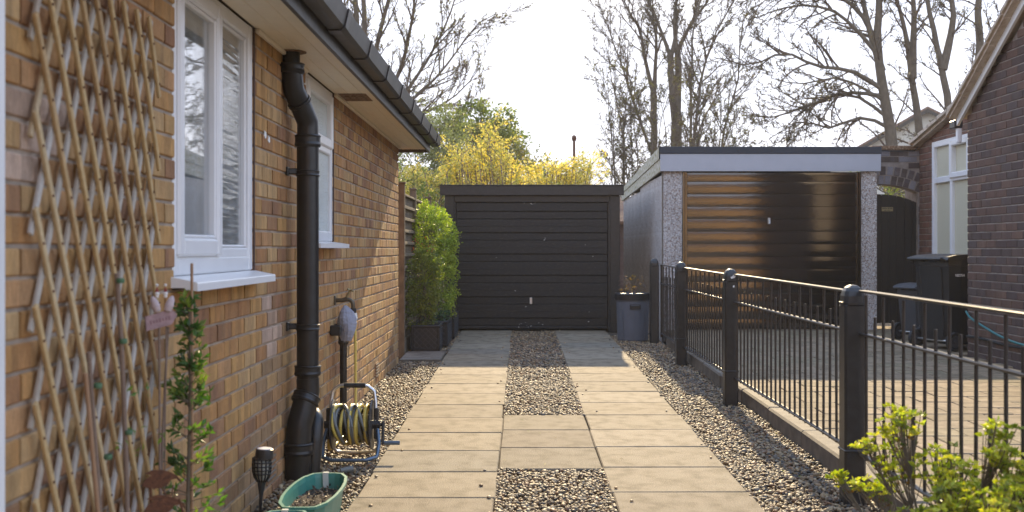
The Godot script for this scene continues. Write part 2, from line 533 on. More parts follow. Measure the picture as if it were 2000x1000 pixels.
func ground_and_drive() -> void:
	var gr := structure("ground")
	var mb := MB.new()
	var ds := [-300.0, -12.0, -6.0, 0.0, 10.0, 20.0, 40.0, 400.0]
	var hs := [-0.16, -0.16, -0.13, -0.07, 0.04, 0.14, 0.3, 0.5]
	for i in 7:
		mb.quad(Vector3(-300, hs[i], -ds[i]), Vector3(300, hs[i], -ds[i]), Vector3(300, hs[i + 1], -ds[i + 1]), Vector3(-300, hs[i + 1], -ds[i + 1]), Vector3.UP)
	part(gr, "ground_surface", mb.mesh(), M.soil)
	var bed := structure("gravel_bed")
	part(bed, "bed_surface", sheet(-1.2, 1.63, -2.0, 15.2, -0.028).mesh(), M.grit_bed)
	# slab strips
	var tones := [Color(0.375, 0.32, 0.235), Color(0.335, 0.285, 0.21), Color(0.41, 0.352, 0.262), Color(0.325, 0.29, 0.225), Color(0.365, 0.308, 0.22)]
	var slabs := structure("driveway")
	var meshes := {}
	var rot := Basis(Vector3.RIGHT, TILT)
	for strip in [[-0.775, -0.122, 5.46], [0.43, 1.08, 5.58]]:
		var k := -9
		while true:
			var d0: float = strip[2] + 0.6 * k
			k += 1
			if d0 > 15.0:
				break
			var d1 := minf(d0 + 0.6, 15.06)
			var w: float = strip[1] - strip[0]
			var ti := rng.randi() % 5
			var key := "%.2f %.2f %d" % [w, d1 - d0, ti]
			if not meshes.has(key):
				var s := MB.new()
				s.col = tones[ti]
				s.box(Vector3.ZERO, Vector3(w - 0.004, 0.05, d1 - d0 - 0.013), Basis(), 0.006)
				meshes[key] = s.mesh()
			var turn := Basis(Vector3.UP, rng.randf_range(-0.005, 0.005)) * rot * Basis(Vector3.BACK, rng.randf_range(-0.004, 0.004)) * Basis(Vector3.RIGHT, rng.randf_range(-0.0015, 0.0015))
			part(slabs, "paving_slab", meshes[key], M.slab, at((strip[0] + strip[1]) * 0.5 + rng.randf_range(-0.005, 0.005), -0.025 + rng.randf_range(-0.001, 0.001), (d0 + d1) * 0.5), turn)
	for i in 3:
		var s := MB.new()
		s.col = [Color(0.29, 0.25, 0.19), Color(0.275, 0.235, 0.18), Color(0.30, 0.255, 0.19)][i]
		s.box(Vector3.ZERO, Vector3(0.545, 0.05, 0.604), Basis(), 0.006)
		part(slabs, "paving_slab", s.mesh(), M.slab, at(0.154, -0.027, 6.45 + 0.617 * i), rot * Basis(Vector3.UP, [0.004, -0.004, 0.006][i]))
	for i in 2:
		var s := MB.new()
		s.col = Color(0.25, 0.22, 0.185)
		s.box(Vector3.ZERO, Vector3(0.40, 0.06, 0.40), Basis(), 0.006)
		part(slabs, "paving_slab", s.mesh(), M.slab, at(-0.985, -0.012, 11.58 + 0.41 * i), rot)
	# neighbour's block paving
	var pav := structure("block_paving")
	var b0 := sheet(1.70, 4.7, -2.0, 14.9, 0.066)
	part(pav, "joint_sand", b0.mesh(), M.grit_bed)
	var pm := []
	for i in 8:
		var s := MB.new()
		var q := rng.randf_range(0.85, 1.12)
		s.col = Color(0.42 * q, 0.325 * q * rng.randf_range(0.96, 1.04), 0.215 * q)
		s.box(Vector3.ZERO, Vector3(0.391, 0.05, 0.262), Basis(), 0.005)
		pm.append(s.mesh())
	var row := 0
	var d := 3.4
	while d < 14.6:
		var x := 1.735 + (0.0 if row % 2 == 0 else 0.2)
		if row % 2 == 1:
			var hlf := MB.new()
			hlf.col = Color(0.40, 0.31, 0.205)
			hlf.box(Vector3.ZERO, Vector3(0.191, 0.05, 0.262), Basis(), 0.005)
			part(pav, "paver", hlf.mesh(), M.paver, at(1.835, 0.06, d + 0.135), rot)
		while x + 0.4 < 4.75:
			if not (x + 0.2 > 4.3 and d < 11.0):
				part(pav, "paver", pm[rng.randi() % 8], M.paver, at(x + 0.2, 0.06 + rng.randf_range(-0.0025, 0.0025), d + 0.135), rot * Basis(Vector3.BACK, rng.randf_range(-0.006, 0.006)) * Basis(Vector3.RIGHT, rng.randf_range(-0.006, 0.006)))
			x += 0.4
		d += 0.27
		row += 1
	# kerb stones under the railings
	var kerb := structure("kerb")
	d = 2.2
	while d < 12.8:
		var len := minf(0.914, 13.05 - d)
		var s := MB.new()
		s.box(Vector3.ZERO, Vector3(0.105, 0.16, len - 0.008), Basis(), 0.012)
		part(kerb, "kerb_stone", s.mesh(), M.concrete, at(1.668 + rng.randf_range(-0.004, 0.004), 0.016 + rng.randf_range(-0.004, 0.004), d + len * 0.5), rot * Basis(Vector3.UP, rng.randf_range(-0.006, 0.006)))
		d += 0.914


func gravel() -> void:
	var r := RandomNumberGenerator.new()
	r.seed = 99
	# one lumpy stone, 80 faces
	var sph := SphereMesh.new()
	sph.radius = 1.0
	sph.height = 2.0
	sph.radial_segments = 8
	sph.rings = 4
	var arr := sph.get_mesh_arrays()
	var vs: PackedVector3Array = arr[Mesh.ARRAY_VERTEX]
	for i in vs.size():
		var p := vs[i]
		vs[i] = p * (1.0 + 0.16 * sin(p.x * 3.1 + 1.0) * cos(p.z * 2.7) + 0.12 * sin(p.y * 4.0 + p.x * 2.0))
	arr[Mesh.ARRAY_VERTEX] = vs
	arr[Mesh.ARRAY_TEX_UV] = null
	arr[Mesh.ARRAY_TANGENT] = null
	var am := ArrayMesh.new()
	am.add_surface_from_arrays(Mesh.PRIMITIVE_TRIANGLES, arr)
	am.surface_set_material(0, M.stone)
	var pal := [Color(0.42, 0.28, 0.145), Color(0.38, 0.255, 0.135), Color(0.33, 0.205, 0.10), Color(0.20, 0.125, 0.07), Color(0.25, 0.205, 0.155), Color(0.16, 0.135, 0.11), Color(0.58, 0.45, 0.28), Color(0.34, 0.18, 0.085), Color(0.48, 0.35, 0.20), Color(0.085, 0.07, 0.058)]
	var zones := [
		["gravel", "brown gravel strip between the bungalow wall and the slabs", -1.19, -0.772, 4.3, 11.36],
		["gravel", "gravel in the short bay in front of the bridging slabs", -0.125, 0.433, 4.3, 6.14],
		["gravel", "gravel between the two slab tracks beyond the bridging slabs", -0.125, 0.433, 7.99, 15.06],
		["gravel", "brown gravel strip along the kerb under the railings", 1.077, 1.618, 4.0, 14.4],
		["gravel", "gravel around the black lattice planters along the timber fence", -1.2, -0.772, 12.2, 15.0],
	]
	for z in zones:   # the same stones everywhere
		var xf := []
		var cols := []
		var step := 0.0158
		var d: float = z[4]
		while d < z[5]:
			if d > 10.0:
				step = 0.0185
			var x: float = z[2]
			while x < z[3]:
				var s := r.randf_range(0.0062, 0.0118) * (1.0 if r.randf() > 0.1 else 1.5)
				var bs := Basis.from_euler(Vector3(r.randf_range(-0.6, 0.6), r.randf() * TAU, r.randf_range(-0.6, 0.6))) * Basis.from_scale(Vector3(s * r.randf_range(0.95, 1.5), s * r.randf_range(0.5, 0.85), s * r.randf_range(0.8, 1.1)))
				var px := clampf(x + r.randf_range(-0.01, 0.01), z[2] + 0.008, z[3] - 0.008)
				xf.append(Transform3D(bs, at(px, r.randf_range(-0.024, -0.003) + 0.005 * sin(px * 9.0) * sin(d * 5.0), d + r.randf_range(-0.01, 0.01))))
				var c: Color = pal[r.randi() % pal.size()]
				var q := r.randf_range(0.38, 0.8)
				cols.append(Color(c.r * q, c.g * q * 0.97, c.b * q * 0.9))
				x += step
			d += step
		for k in 26 if z[5] - z[4] > 5.0 else 8:
			var edge: float = z[2] if r.randf() < 0.5 else z[3]
			var px := edge + (r.randf_range(-0.10, 0.0) if edge == z[2] else r.randf_range(0.0, 0.10))
			if px < -1.18 or px > 1.6:
				continue
			var dd := r.randf_range(z[4], z[5])
			var s := r.randf_range(0.005, 0.010)
			xf.append(Transform3D(Basis.from_euler(Vector3(0, r.randf() * TAU, 0)) * Basis.from_scale(Vector3(s * 1.3, s * 0.7, s)), at(px, s * 0.55, dd)))
			cols.append(pal[r.randi() % pal.size()])
		var mm := MultiMesh.new()
		mm.transform_format = MultiMesh.TRANSFORM_3D
		mm.use_colors = true
		mm.mesh = am
		mm.instance_count = xf.size()
		for i in xf.size():
			mm.set_instance_transform(i, xf[i])
			mm.set_instance_color(i, cols[i])
		var o := MultiMeshInstance3D.new()
		o.name = numbered(z[0])
		o.multimesh = mm
		add_child(o)
		tag(o, z[1], "gravel", "", "stuff")


	var fl := Node3D.new()
	fl.name = numbered("fallen_leaves")
	add_child(fl)
	tag(fl, "scattered dry leaves and yellow petals on the gravel and slabs", "leaves", "", "stuff")
	var lx := []
	var lc := []
	for k in 230:
		var x := r.randf_range(-1.15, 1.6)
		var d := r.randf_range(4.6, 14.5)
		if r.randf() < 0.6:
			x = [r.randf_range(1.09, 1.6), r.randf_range(-1.15, -0.8), r.randf_range(-0.1, 0.42)][k % 3]
		var on_slab := (x > -0.775 and x < -0.122) or (x > 0.43 and x < 1.08)
		if on_slab and r.randf() < 0.6:
			continue
		var y := at(x, 0.003 if on_slab else 0.007, d)
		var dir := Vector3(cos(k * 2.4), r.randf_range(0.0, 0.25), sin(k * 2.4))
		var side := dir.cross(Vector3.UP).normalized()
		var sz := r.randf_range(0.010, 0.026)
		lx.append(Transform3D(Basis(side * sz, dir.normalized() * sz, side.cross(dir).normalized() * sz), y))
		lc.append(pick([Color(0.30, 0.17, 0.07), Color(0.42, 0.29, 0.12), Color(0.20, 0.11, 0.05), Color(0.62, 0.50, 0.10), Color(0.25, 0.27, 0.06)], r))
	leaf_cloud(fl, "leaf_scatter", lx, lc, M.leaf)


# ---------------------------------------------------------------- bricks
# local axes: x along the brick, y up, z out of the wall; front face at z = 0
func brick_mesh(len: float, h: float, cols: Array, depth := 0.03) -> ArrayMesh:
	var mb := MB.new()
	var nc := cols.size()
	var xs := [-len * 0.5]
	for i in range(1, nc):
		xs.append(-len * 0.5 + len * (i + rng.randf_range(-0.28, 0.28)) / nc)
	xs.append(len * 0.5)
	var ch := 0.004
	var hh := h * 0.5
	for i in nc:
		mb.col = cols[i]
		var a: float = xs[i]
		var b: float = xs[i + 1]
		var ja := 0.0012 * sin(i * 2.3 + len * 90.0)
		var jb := 0.0012 * sin((i + 1) * 2.3 + len * 90.0)
		mb.quad(Vector3(a, -hh + ch, ja), Vector3(b, -hh + ch, jb), Vector3(b, hh - ch, jb), Vector3(a, hh - ch, ja), Vector3.BACK)
		mb.quad(Vector3(a, hh - ch, ja), Vector3(b, hh - ch, jb), Vector3(b, hh, jb - ch), Vector3(a, hh, ja - ch), Vector3(0, 1, 1))
		mb.quad(Vector3(a, hh, ja - ch), Vector3(b, hh, jb - ch), Vector3(b, hh, -depth), Vector3(a, hh, -depth), Vector3.UP)
		mb.quad(Vector3(a, -hh + ch, ja), Vector3(b, -hh + ch, jb), Vector3(b, -hh, jb - ch), Vector3(a, -hh, ja - ch), Vector3(0, -1, 1))
		mb.quad(Vector3(a, -hh, ja - ch), Vector3(b, -hh, jb - ch), Vector3(b, -hh, -depth), Vector3(a, -hh, -depth), Vector3.DOWN)
	for s in [-1.0, 1.0]:
		mb.col = cols[0 if s < 0 else nc - 1]
		mb.quad(Vector3(s * len * 0.5, -hh, -depth), Vector3(s * len * 0.5, -hh, -ch), Vector3(s * len * 0.5, hh, -ch), Vector3(s * len * 0.5, hh, -depth), Vector3(s, 0, 0))
		mb.quad(Vector3(s * len * 0.5, -hh, -ch), Vector3(s * len * 0.5, hh, -ch), Vector3(s * len * 0.5, hh - ch, 0), Vector3(s * len * 0.5, -hh + ch, 0), Vector3(s, 0, 0.6))
	return mb.mesh()


func brick_set(pal: Array, count: int, h: float, spread: float) -> Dictionary:
	var out := {"full": [], "half": []}
	for kind in [["full", 0.215, 4, count], ["half", 0.1025, 2, maxi(4, count / 2)]]:
		for i in kind[3]:
			var base: Color = pal[rng.randi() % pal.size()]
			var cols := []
			for k in kind[2]:
				var q := rng.randf_range(1.0 - spread, 1.0 + spread)
				var o: Color = base.lerp(pal[rng.randi() % pal.size()], rng.randf() * spread * 1.6)
				cols.append(Color(o.r * q, o.g * q, o.b * q))
			out[kind[0]].append(brick_mesh(kind[1], h, cols))
	return out


# lays courses on a vertical wall: origin at its lower left corner seen from outside, u along it, out its normal.
# holes: [u0, u1, y0, y1]; top(u) gives the height of the wall there; returns [transform, mesh, nearness key]
func lay(origin: Vector3, u: Vector3, out: Vector3, length: float, y0: float, y1: float, holes: Array, bset: Dictionary, course := 0.075, top = null, shift := 0.0) -> Array:
	var res := []
	var bs := Basis(u, Vector3.UP, out)
	var rows := int(floor((y1 - y0) / course + 0.001))
	for k in rows:
		var yc := y0 + course * (k + 0.5)
		var x := -0.225 + shift - (0.1125 if k % 2 else 0.0)
		while x < length:
			var segs := [[maxf(x, 0.0), minf(x + 0.215, length)]]
			for hl in holes:
				if yc > hl[2] and yc < hl[3]:
					var nx := []
					for s in segs:
						if s[1] <= hl[0] or s[0] >= hl[1]:
							nx.append(s)
						else:
							if s[0] < hl[0]: nx.append([s[0], hl[0]])
							if s[1] > hl[1]: nx.append([hl[1], s[1]])
					segs = nx
			for s in segs:
				var w: float = s[1] - s[0]
				if w < 0.025:
					continue
				var mid: float = (s[0] + s[1]) * 0.5
				if top != null and yc + course * 0.5 > top.call(mid):
					continue
				var kind := "half" if w < 0.13 else "full"
				var m: Mesh = bset[kind][rng.randi() % bset[kind].size()]
				var sc := w / (0.1025 if kind == "half" else 0.215)
				var b2 := bs * Basis.from_euler(Vector3(0, rng.randf_range(-0.006, 0.006), rng.randf_range(-0.003, 0.003))) * Basis.from_scale(Vector3(sc, 1, 1))
				var o := origin + u * mid + out * rng.randf_range(-0.0015, 0.0015)
				o.y = yc + rng.randf_range(-0.001, 0.001)
				res.append([Transform3D(b2, o), m])
			x += 0.225
	return res


# the first `limit` bricks as parts of their own, the rest joined into one
func set_bricks(parent: Node3D, laid: Array, material: Material, limit: int, base: Vector3) -> void:
	var rest := MB.new()
	for i in laid.size():
		var t: Transform3D = laid[i][0]
		if i < limit:
			part(parent, "brick", laid[i][1], material, t.origin - base, t.basis)
		else:
			var arr: Array = laid[i][1].surface_get_arrays(0)
			var first := rest.v.size()
			var nb := t.basis.orthonormalized()
			for p in arr[Mesh.ARRAY_VERTEX]:
				rest.v.append(t * p)
			for p in arr[Mesh.ARRAY_NORMAL]:
				rest.n.append(nb * p)
			rest.c.append_array(arr[Mesh.ARRAY_COLOR])
			for k in arr[Mesh.ARRAY_INDEX]:
				rest.ix.append(first + k)
	if rest.v.size():
		var o := part(parent, "brickwork", rest.mesh(), material, -base)
		o.set_meta("kind", "stuff")


# frame bars in the plane of a wall: bs.x along, bs.y up, bs.z out
func frame_bar(mb: MB, o: Vector3, bs: Basis, u0: float, u1: float, y0: float, y1: float, z0: float, z1: float, bev := 0.006) -> void:
	mb.box(o + bs * Vector3((u0 + u1) * 0.5, (y0 + y1) * 0.5, (z0 + z1) * 0.5), Vector3(u1 - u0, y1 - y0, absf(z1 - z0)), bs, bev)


func ring(mb: MB, o: Vector3, bs: Basis, u0: float, u1: float, y0: float, y1: float, w: float, z0: float, z1: float, bev := 0.006) -> void:
	frame_bar(mb, o, bs, u0, u0 + w, y0, y1, z0, z1, bev)
	frame_bar(mb, o, bs, u1 - w, u1, y0, y1, z0, z1, bev)
	frame_bar(mb, o, bs, u0 + w - 0.001, u1 - w + 0.001, y0, y0 + w, z0, z1 - 0.002, bev)
	frame_bar(mb, o, bs, u0 + w - 0.001, u1 - w + 0.001, y1 - w, y1, z0, z1 - 0.002, bev)


func left_house() -> void:
	var X := -1.187
	var FAR := 11.33
	var base := Vector3(X, 0.0, -FAR)
	var h := thing("brick_bungalow", "orange brick bungalow with white windows and black gutter beside the drive", "house", base)
	# openings as [d0, d1, y0, y1]
	var w1 := [4.01, 5.19, 1.075, 2.3]
	var w2 := [6.45, 7.39, 1.225, 2.3]
	var core := MB.new()
	var xi := X - 0.25
	var xo := X - 0.007
	for r in [[-4.0, w1[0], -0.15, 2.2], [w1[0], w1[1], -0.15, w1[2]], [w1[1], w2[0], -0.15, 2.2], [w2[0], w2[1], -0.15, w2[2]], [w2[1], FAR - 0.02, -0.15, 2.2]]:
		core.span(Vector3(xi, r[2], -r[0]), Vector3(xo, r[3], -r[1]))
	var wall := wpart(h, "wall", core, M.mortar)
	var far := MB.new()
	far.span(Vector3(-9.0, -0.15, -FAR + 0.004), Vector3(X - 0.03, 2.2, -FAR + 0.25))
	far.span(Vector3(-9.0, -0.15, 3.75), Vector3(X - 0.26, 2.2, 4.0))
	far.span(Vector3(-9.25, -0.15, -FAR), Vector3(-9.0, 2.2, 4.0))
	wpart(h, "end_walls", far, M.plain_brick)
	var pal := [Color(0.62, 0.335, 0.115), Color(0.67, 0.40, 0.15), Color(0.58, 0.295, 0.10), Color(0.50, 0.245, 0.095), Color(0.66, 0.42, 0.19), Color(0.40, 0.20, 0.10), Color(0.61, 0.335, 0.145), Color(0.60, 0.37, 0.155), Color(0.64, 0.36, 0.12)]
	var bset := brick_set(pal, 34, 0.065, 0.16)
	var pale := brick_set([Color(0.66, 0.47, 0.35), Color(0.60, 0.40, 0.27)], 3, 0.065, 0.2)
	var damp := brick_set([Color(0.40, 0.23, 0.10), Color(0.45, 0.28, 0.14), Color(0.34, 0.19, 0.09)], 6, 0.065, 0.2)
	var start := 1.6
	var laid := lay(Vector3(X, 0, -start), Vector3(0, 0, -1), Vector3(1, 0, 0), FAR - start, -0.05, 2.2, [[w1[0] - start, w1[1] - start, w1[2], w1[3]], [w2[0] - start, w2[1] - start, w2[2], w2[3]]], bset, 0.075, null, fmod(FAR - start, 0.225) + 0.005)
	for b in laid:
		var o: Vector3 = b[0].origin
		if -o.z > 5.38 and -o.z < 5.8 and o.y > 0.72 and o.y < 1.02 and rng.randf() < 0.5:
			b[1] = pale.full[rng.randi() % 3]
		if b[1] in bset.full and o.y < 0.2 + 0.012 * -o.z and rng.randf() < 0.45:
			b[1] = damp.full[rng.randi() % 6]
		if b[1] in bset.full and -o.z > 5.25 and -o.z < 5.95 and o.y < 0.85 and rng.randf() < 0.4:
			b[1] = damp.full[rng.randi() % 6]
		if -o.z > 2.7 and -o.z < 3.1 and o.y > 1.15 and o.y < 1.6 and rng.randf() < 0.25:
			b[1] = pale.full[rng.randi() % 3]
	# those that show largest first: nearest to the eye and inside the picture
	var eye := Vector3(0, 1.22, 0)
	var key := func(b) -> float:
		var p: Vector3 = b[0].origin
		var far_off: float = 0.0 if (-p.z > 2.66 and absf(p.y - 1.22) < -p.z * 0.235) else 50.0
		return p.distance_to(eye) + far_off
	laid.sort_custom(func(a, b): return key.call(a) < key.call(b))
	set_bricks(wall, laid, M.brick, 300, Vector3.ZERO)
	# soffit, fascia, gutter
	for i in 3:
		var s := MB.new()
		var a := X + 0.001 + 0.0885 * i
		s.span(Vector3(a, 2.2, 4.3), Vector3(a + 0.0865, 2.215, -11.62), 0.003)
		wpart(h, "soffit_board", s, M.cream_board)
	var s2 := MB.new()
	s2.span(Vector3(-9.0, 2.2015, -11.335), Vector3(X - 0.003, 2.216, -11.62), 0.003)
	wpart(h, "soffit_board", s2, M.cream_board)
	var bk := MB.new()
	bk.span(Vector3(-9.2, 2.217, 4.2), Vector3(-0.925, 2.232, -11.6))
	wpart(h, "soffit_backing", bk, M.fence_wood)
	var trim := MB.new()
	trim.span(Vector3(X + 0.002, 2.178, -7.42), Vector3(X + 0.024, 2.1985, -11.33), 0.004)
	trim.span(Vector3(X + 0.002, 2.178, -5.22), Vector3(X + 0.024, 2.1985, -6.42), 0.004)
	wpart(h, "soffit_trim", trim, M.cream_board)
	var stn := MB.new()
	stn.span(Vector3(-1.16, 2.196, -7.42), Vector3(-0.985, 2.1995, -7.78), 0.001)
	var vent := wpart(h, "soffit_vent", stn, M.stain)
	vent.set_meta("label", "stained and rotten vent patch in the soffit")
	for i in 3:
		var sl := MB.new()
		sl.span(Vector3(-1.13 + 0.045 * i, 2.190, -7.5), Vector3(-1.105 + 0.045 * i, 2.195, -7.70), 0.001)
		wpart(vent, "slat", sl, M.stain)
	var fa := MB.new()
	fa.span(Vector3(-0.922, 2.168, 4.3), Vector3(-0.902, 2.335, -11.63), 0.003)
	wpart(h, "fascia", fa, M.gutter_black)
	var fe := MB.new()
	fe.span(Vector3(-9.0, 2.169, -11.621), Vector3(-0.9225, 2.334, -11.64), 0.003)
	wpart(h, "fascia", fe, M.gutter_black)
	# square-line gutter: an open trough
	var gt := MB.new()
	var prof := [Vector2(-0.901, 2.312), Vector2(-0.899, 2.246), Vector2(-0.886, 2.232), Vector2(-0.836, 2.232), Vector2(-0.820, 2.244), Vector2(-0.805, 2.312), Vector2(-0.800, 2.318), Vector2(-0.796, 2.314), Vector2(-0.8, 2.308), Vector2(-0.812, 2.24), Vector2(-0.832, 2.2285), Vector2(-0.888, 2.2285), Vector2(-0.9012, 2.245)]
	gt.prism([Vector2(-0.9015, 2.313), Vector2(-0.9015, 2.245), Vector2(-0.888, 2.228), Vector2(-0.834, 2.228), Vector2(-0.815, 2.242), Vector2(-0.797, 2.318), Vector2(-0.803, 2.318), Vector2(-0.820, 2.245), Vector2(-0.836, 2.232), Vector2(-0.886, 2.232), Vector2(-0.898, 2.247), Vector2(-0.898, 2.313)], -11.66, 4.2)
	wpart(h, "gutter", gt, M.gutter_black)
	var ge := MB.new()
	ge.prism([Vector2(-0.901, 2.313), Vector2(-0.901, 2.244), Vector2(-0.888, 2.227), Vector2(-0.833, 2.227), Vector2(-0.814, 2.241), Vector2(-0.796, 2.318)], -11.672, -11.661)
	wpart(h, "gutter_end", ge, M.black_plastic)
	for k in 11:
		var d := 11.2 - 0.83 * k
		var br := MB.new()
		var wd := 0.035 if k % 4 != 3 else 0.09
		br.prism([Vector2(-0.9015, 2.316), Vector2(-0.9015, 2.236), Vector2(-0.89, 2.220), Vector2(-0.830, 2.220), Vector2(-0.808, 2.236), Vector2(-0.789, 2.322), Vector2(-0.797, 2.3225), Vector2(-0.815, 2.2425), Vector2(-0.834, 2.2275), Vector2(-0.888, 2.2275), Vector2(-0.901, 2.243)], -d - wd, -d)
		wpart(h, "gutter_bracket" if k % 4 != 3 else "gutter_union", br, M.black_plastic)
	var rf := MB.new()
	rf.prism([Vector2(-0.895, 2.34), Vector2(-5.2, 4.35), Vector2(-9.6, 2.335), Vector2(-9.6, 2.41), Vector2(-5.2, 4.41), Vector2(-0.895, 2.385)], -11.7, 4.3)
	wpart(h, "roof", rf, M.roof_tile)
	for z in [-11.45, 3.9]:
		var gb := MB.new()
		gb.prism([Vector2(-1.0, 2.34), Vector2(-9.4, 2.34), Vector2(-5.2, 4.33)], z, z + 0.1)
		wpart(h, "gable", gb, M.plain_brick)
	# rooms: floor, ceiling and a back wall
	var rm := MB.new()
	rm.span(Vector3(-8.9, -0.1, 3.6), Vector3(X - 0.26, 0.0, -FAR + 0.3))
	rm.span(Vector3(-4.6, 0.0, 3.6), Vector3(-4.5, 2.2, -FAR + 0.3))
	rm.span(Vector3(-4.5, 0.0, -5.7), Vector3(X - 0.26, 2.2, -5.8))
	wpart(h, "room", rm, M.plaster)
	var bs := Basis(Vector3(0, 0, -1), Vector3.UP, Vector3(1, 0, 0))
	# window 1: an opening casement and a fixed light
	var o := Vector3(X, 0, -w1[0])
	var fr := MB.new()
	var W: float = w1[1] - w1[0]
	ring(fr, o, bs, 0.002, W - 0.002, 1.124, 2.199, 0.062, -0.055, -0.002)
	frame_bar(fr, o, bs, 0.064, W - 0.064, 1.18, 1.222, -0.055, -0.008)
	frame_bar(fr, o, bs, 0.575, 0.625, 1.222, 2.137, -0.055, -0.006)
	var win := wpart(h, "window", fr, M.upvc)
	var sa := MB.new()
	ring(sa, o, bs, 0.03, 0.612, 1.192, 2.17, 0.064, -0.05, 0.012, 0.009)
	wpart(win, "casement", sa, M.upvc)
	var bead := MB.new()
	ring(bead, o, bs, 0.094, 0.548, 1.256, 2.106, 0.014, -0.03, 0.002, 0.005)
	ring(bead, o, bs, 0.626, W - 0.064, 1.223, 2.136, 0.012, -0.04, -0.016, 0.005)
	wpart(win, "glazing_bead", bead, M.upvc)
	for zz in [-0.018, -0.038]:
		var gl := MB.new()
		frame_bar(gl, o, bs, 0.10, 0.542, 1.262, 2.10, zz - 0.004, zz, 0.0)
		wpart(win, "pane", gl, M.glass)
		var g2 := MB.new()
		frame_bar(g2, o, bs, 0.63, W - 0.068, 1.227, 2.132, zz - 0.012, zz - 0.008, 0.0)
		wpart(win, "pane", g2, M.wavy_glass)
	var si := MB.new()
	si.prism([Vector2(0.05, 1.079), Vector2(0.09, 1.074), Vector2(0.09, 1.099), Vector2(0.087, 1.104), Vector2(0.0, 1.122), Vector2(-0.06, 1.122), Vector2(-0.06, 1.085), Vector2(0.0, 1.085), Vector2(0.046, 1.085)], 0.0, 1.26, Transform3D(Basis(Vector3(1, 0, 0), Vector3.UP, Vector3(0, 0, 1)), Vector3(X, 0, -w1[1] - 0.045)))
	wpart(win, "sill", si, M.upvc)
	var seal := MB.new()
	seal.span(Vector3(X - 0.004, 1.124, -w1[1] - 0.0005), Vector3(X + 0.006, 2.198, -w1[1] - 0.016), 0.002)
	wpart(win, "sealant_strip", seal, M.sealant)
	# window 2: patterned glass, a small top light over a fixed pane
	o = Vector3(X, 0, -w2[0])
	W = w2[1] - w2[0]
	var f2 := MB.new()
	ring(f2, o, bs, 0.002, W - 0.002, 1.262, 2.199, 0.062, -0.055, -0.002)
	frame_bar(f2, o, bs, 0.063, W - 0.063, 1.80, 1.85, -0.055, -0.004)
	var win2 := wpart(h, "window", f2, M.upvc)
	var s3 := MB.new()
	ring(s3, o, bs, 0.04, W - 0.04, 1.835, 2.17, 0.062, -0.05, 0.012, 0.009)
	wpart(win2, "top_light", s3, M.upvc)
	for yy in [[1.324, 1.8], [1.896, 2.11]]:
		var gl := MB.new()
		frame_bar(gl, o, bs, 0.06, W - 0.06, yy[0], yy[1], -0.034, -0.022, 0.0)
		wpart(win2, "pane", gl, M.patterned_glass)
	var si2 := MB.new()
	si2.prism([Vector2(0.06, 1.226), Vector2(0.095, 1.222), Vector2(0.095, 1.246), Vector2(0.0, 1.2605), Vector2(-0.06, 1.2605), Vector2(-0.06, 1.232)], 0.0, W + 0.12, Transform3D(Basis(), Vector3(X, 0, -w2[1] - 0.06)))
	wpart(win2, "sill", si2, M.upvc)
	var seal2 := MB.new()
	seal2.span(Vector3(X - 0.004, 1.262, -w2[1] - 0.0005), Vector3(X + 0.006, 2.198, -w2[1] - 0.014), 0.002)
	wpart(win2, "sealant_strip", seal2, M.sealant)
	# white door frame nearer the street
	var df := MB.new()
	df.span(Vector3(X - 0.05, 0.0, -1.66), Vector3(X + 0.012, 2.15, -2.675), 0.006)
	wpart(h, "door_frame", df, M.upvc)
	# air bricks
	for a in [[9.63, 0.22], [5.55, 0.18]]:
		var ab := MB.new()
		ab.span(Vector3(X - 0.02, a[1] - 0.065, -a[0] + 0.1), Vector3(X + 0.003, a[1] + 0.065, -a[0] - 0.1), 0.002)
		var av := wpart(h, "air_brick", ab, M.plain_brick)
		for k in 5:
			var lv := MB.new()
			lv.span(Vector3(X + 0.0032, a[1] - 0.052 + 0.024 * k, -a[0] + 0.085), Vector3(X + 0.009, a[1] - 0.041 + 0.024 * k, -a[0] - 0.085), 0.002)
			wpart(av, "louvre", lv, M.concrete)


func frame_pane(mb: MB, o: Vector3, bs: Basis, u0: float, u1: float, y0: float, y1: float, z: float) -> void:
	mb.quad(o + bs * Vector3(u0, y0, z), o + bs * Vector3(u1, y0, z), o + bs * Vector3(u1, y1, z), o + bs * Vector3(u0, y1, z), bs.z)


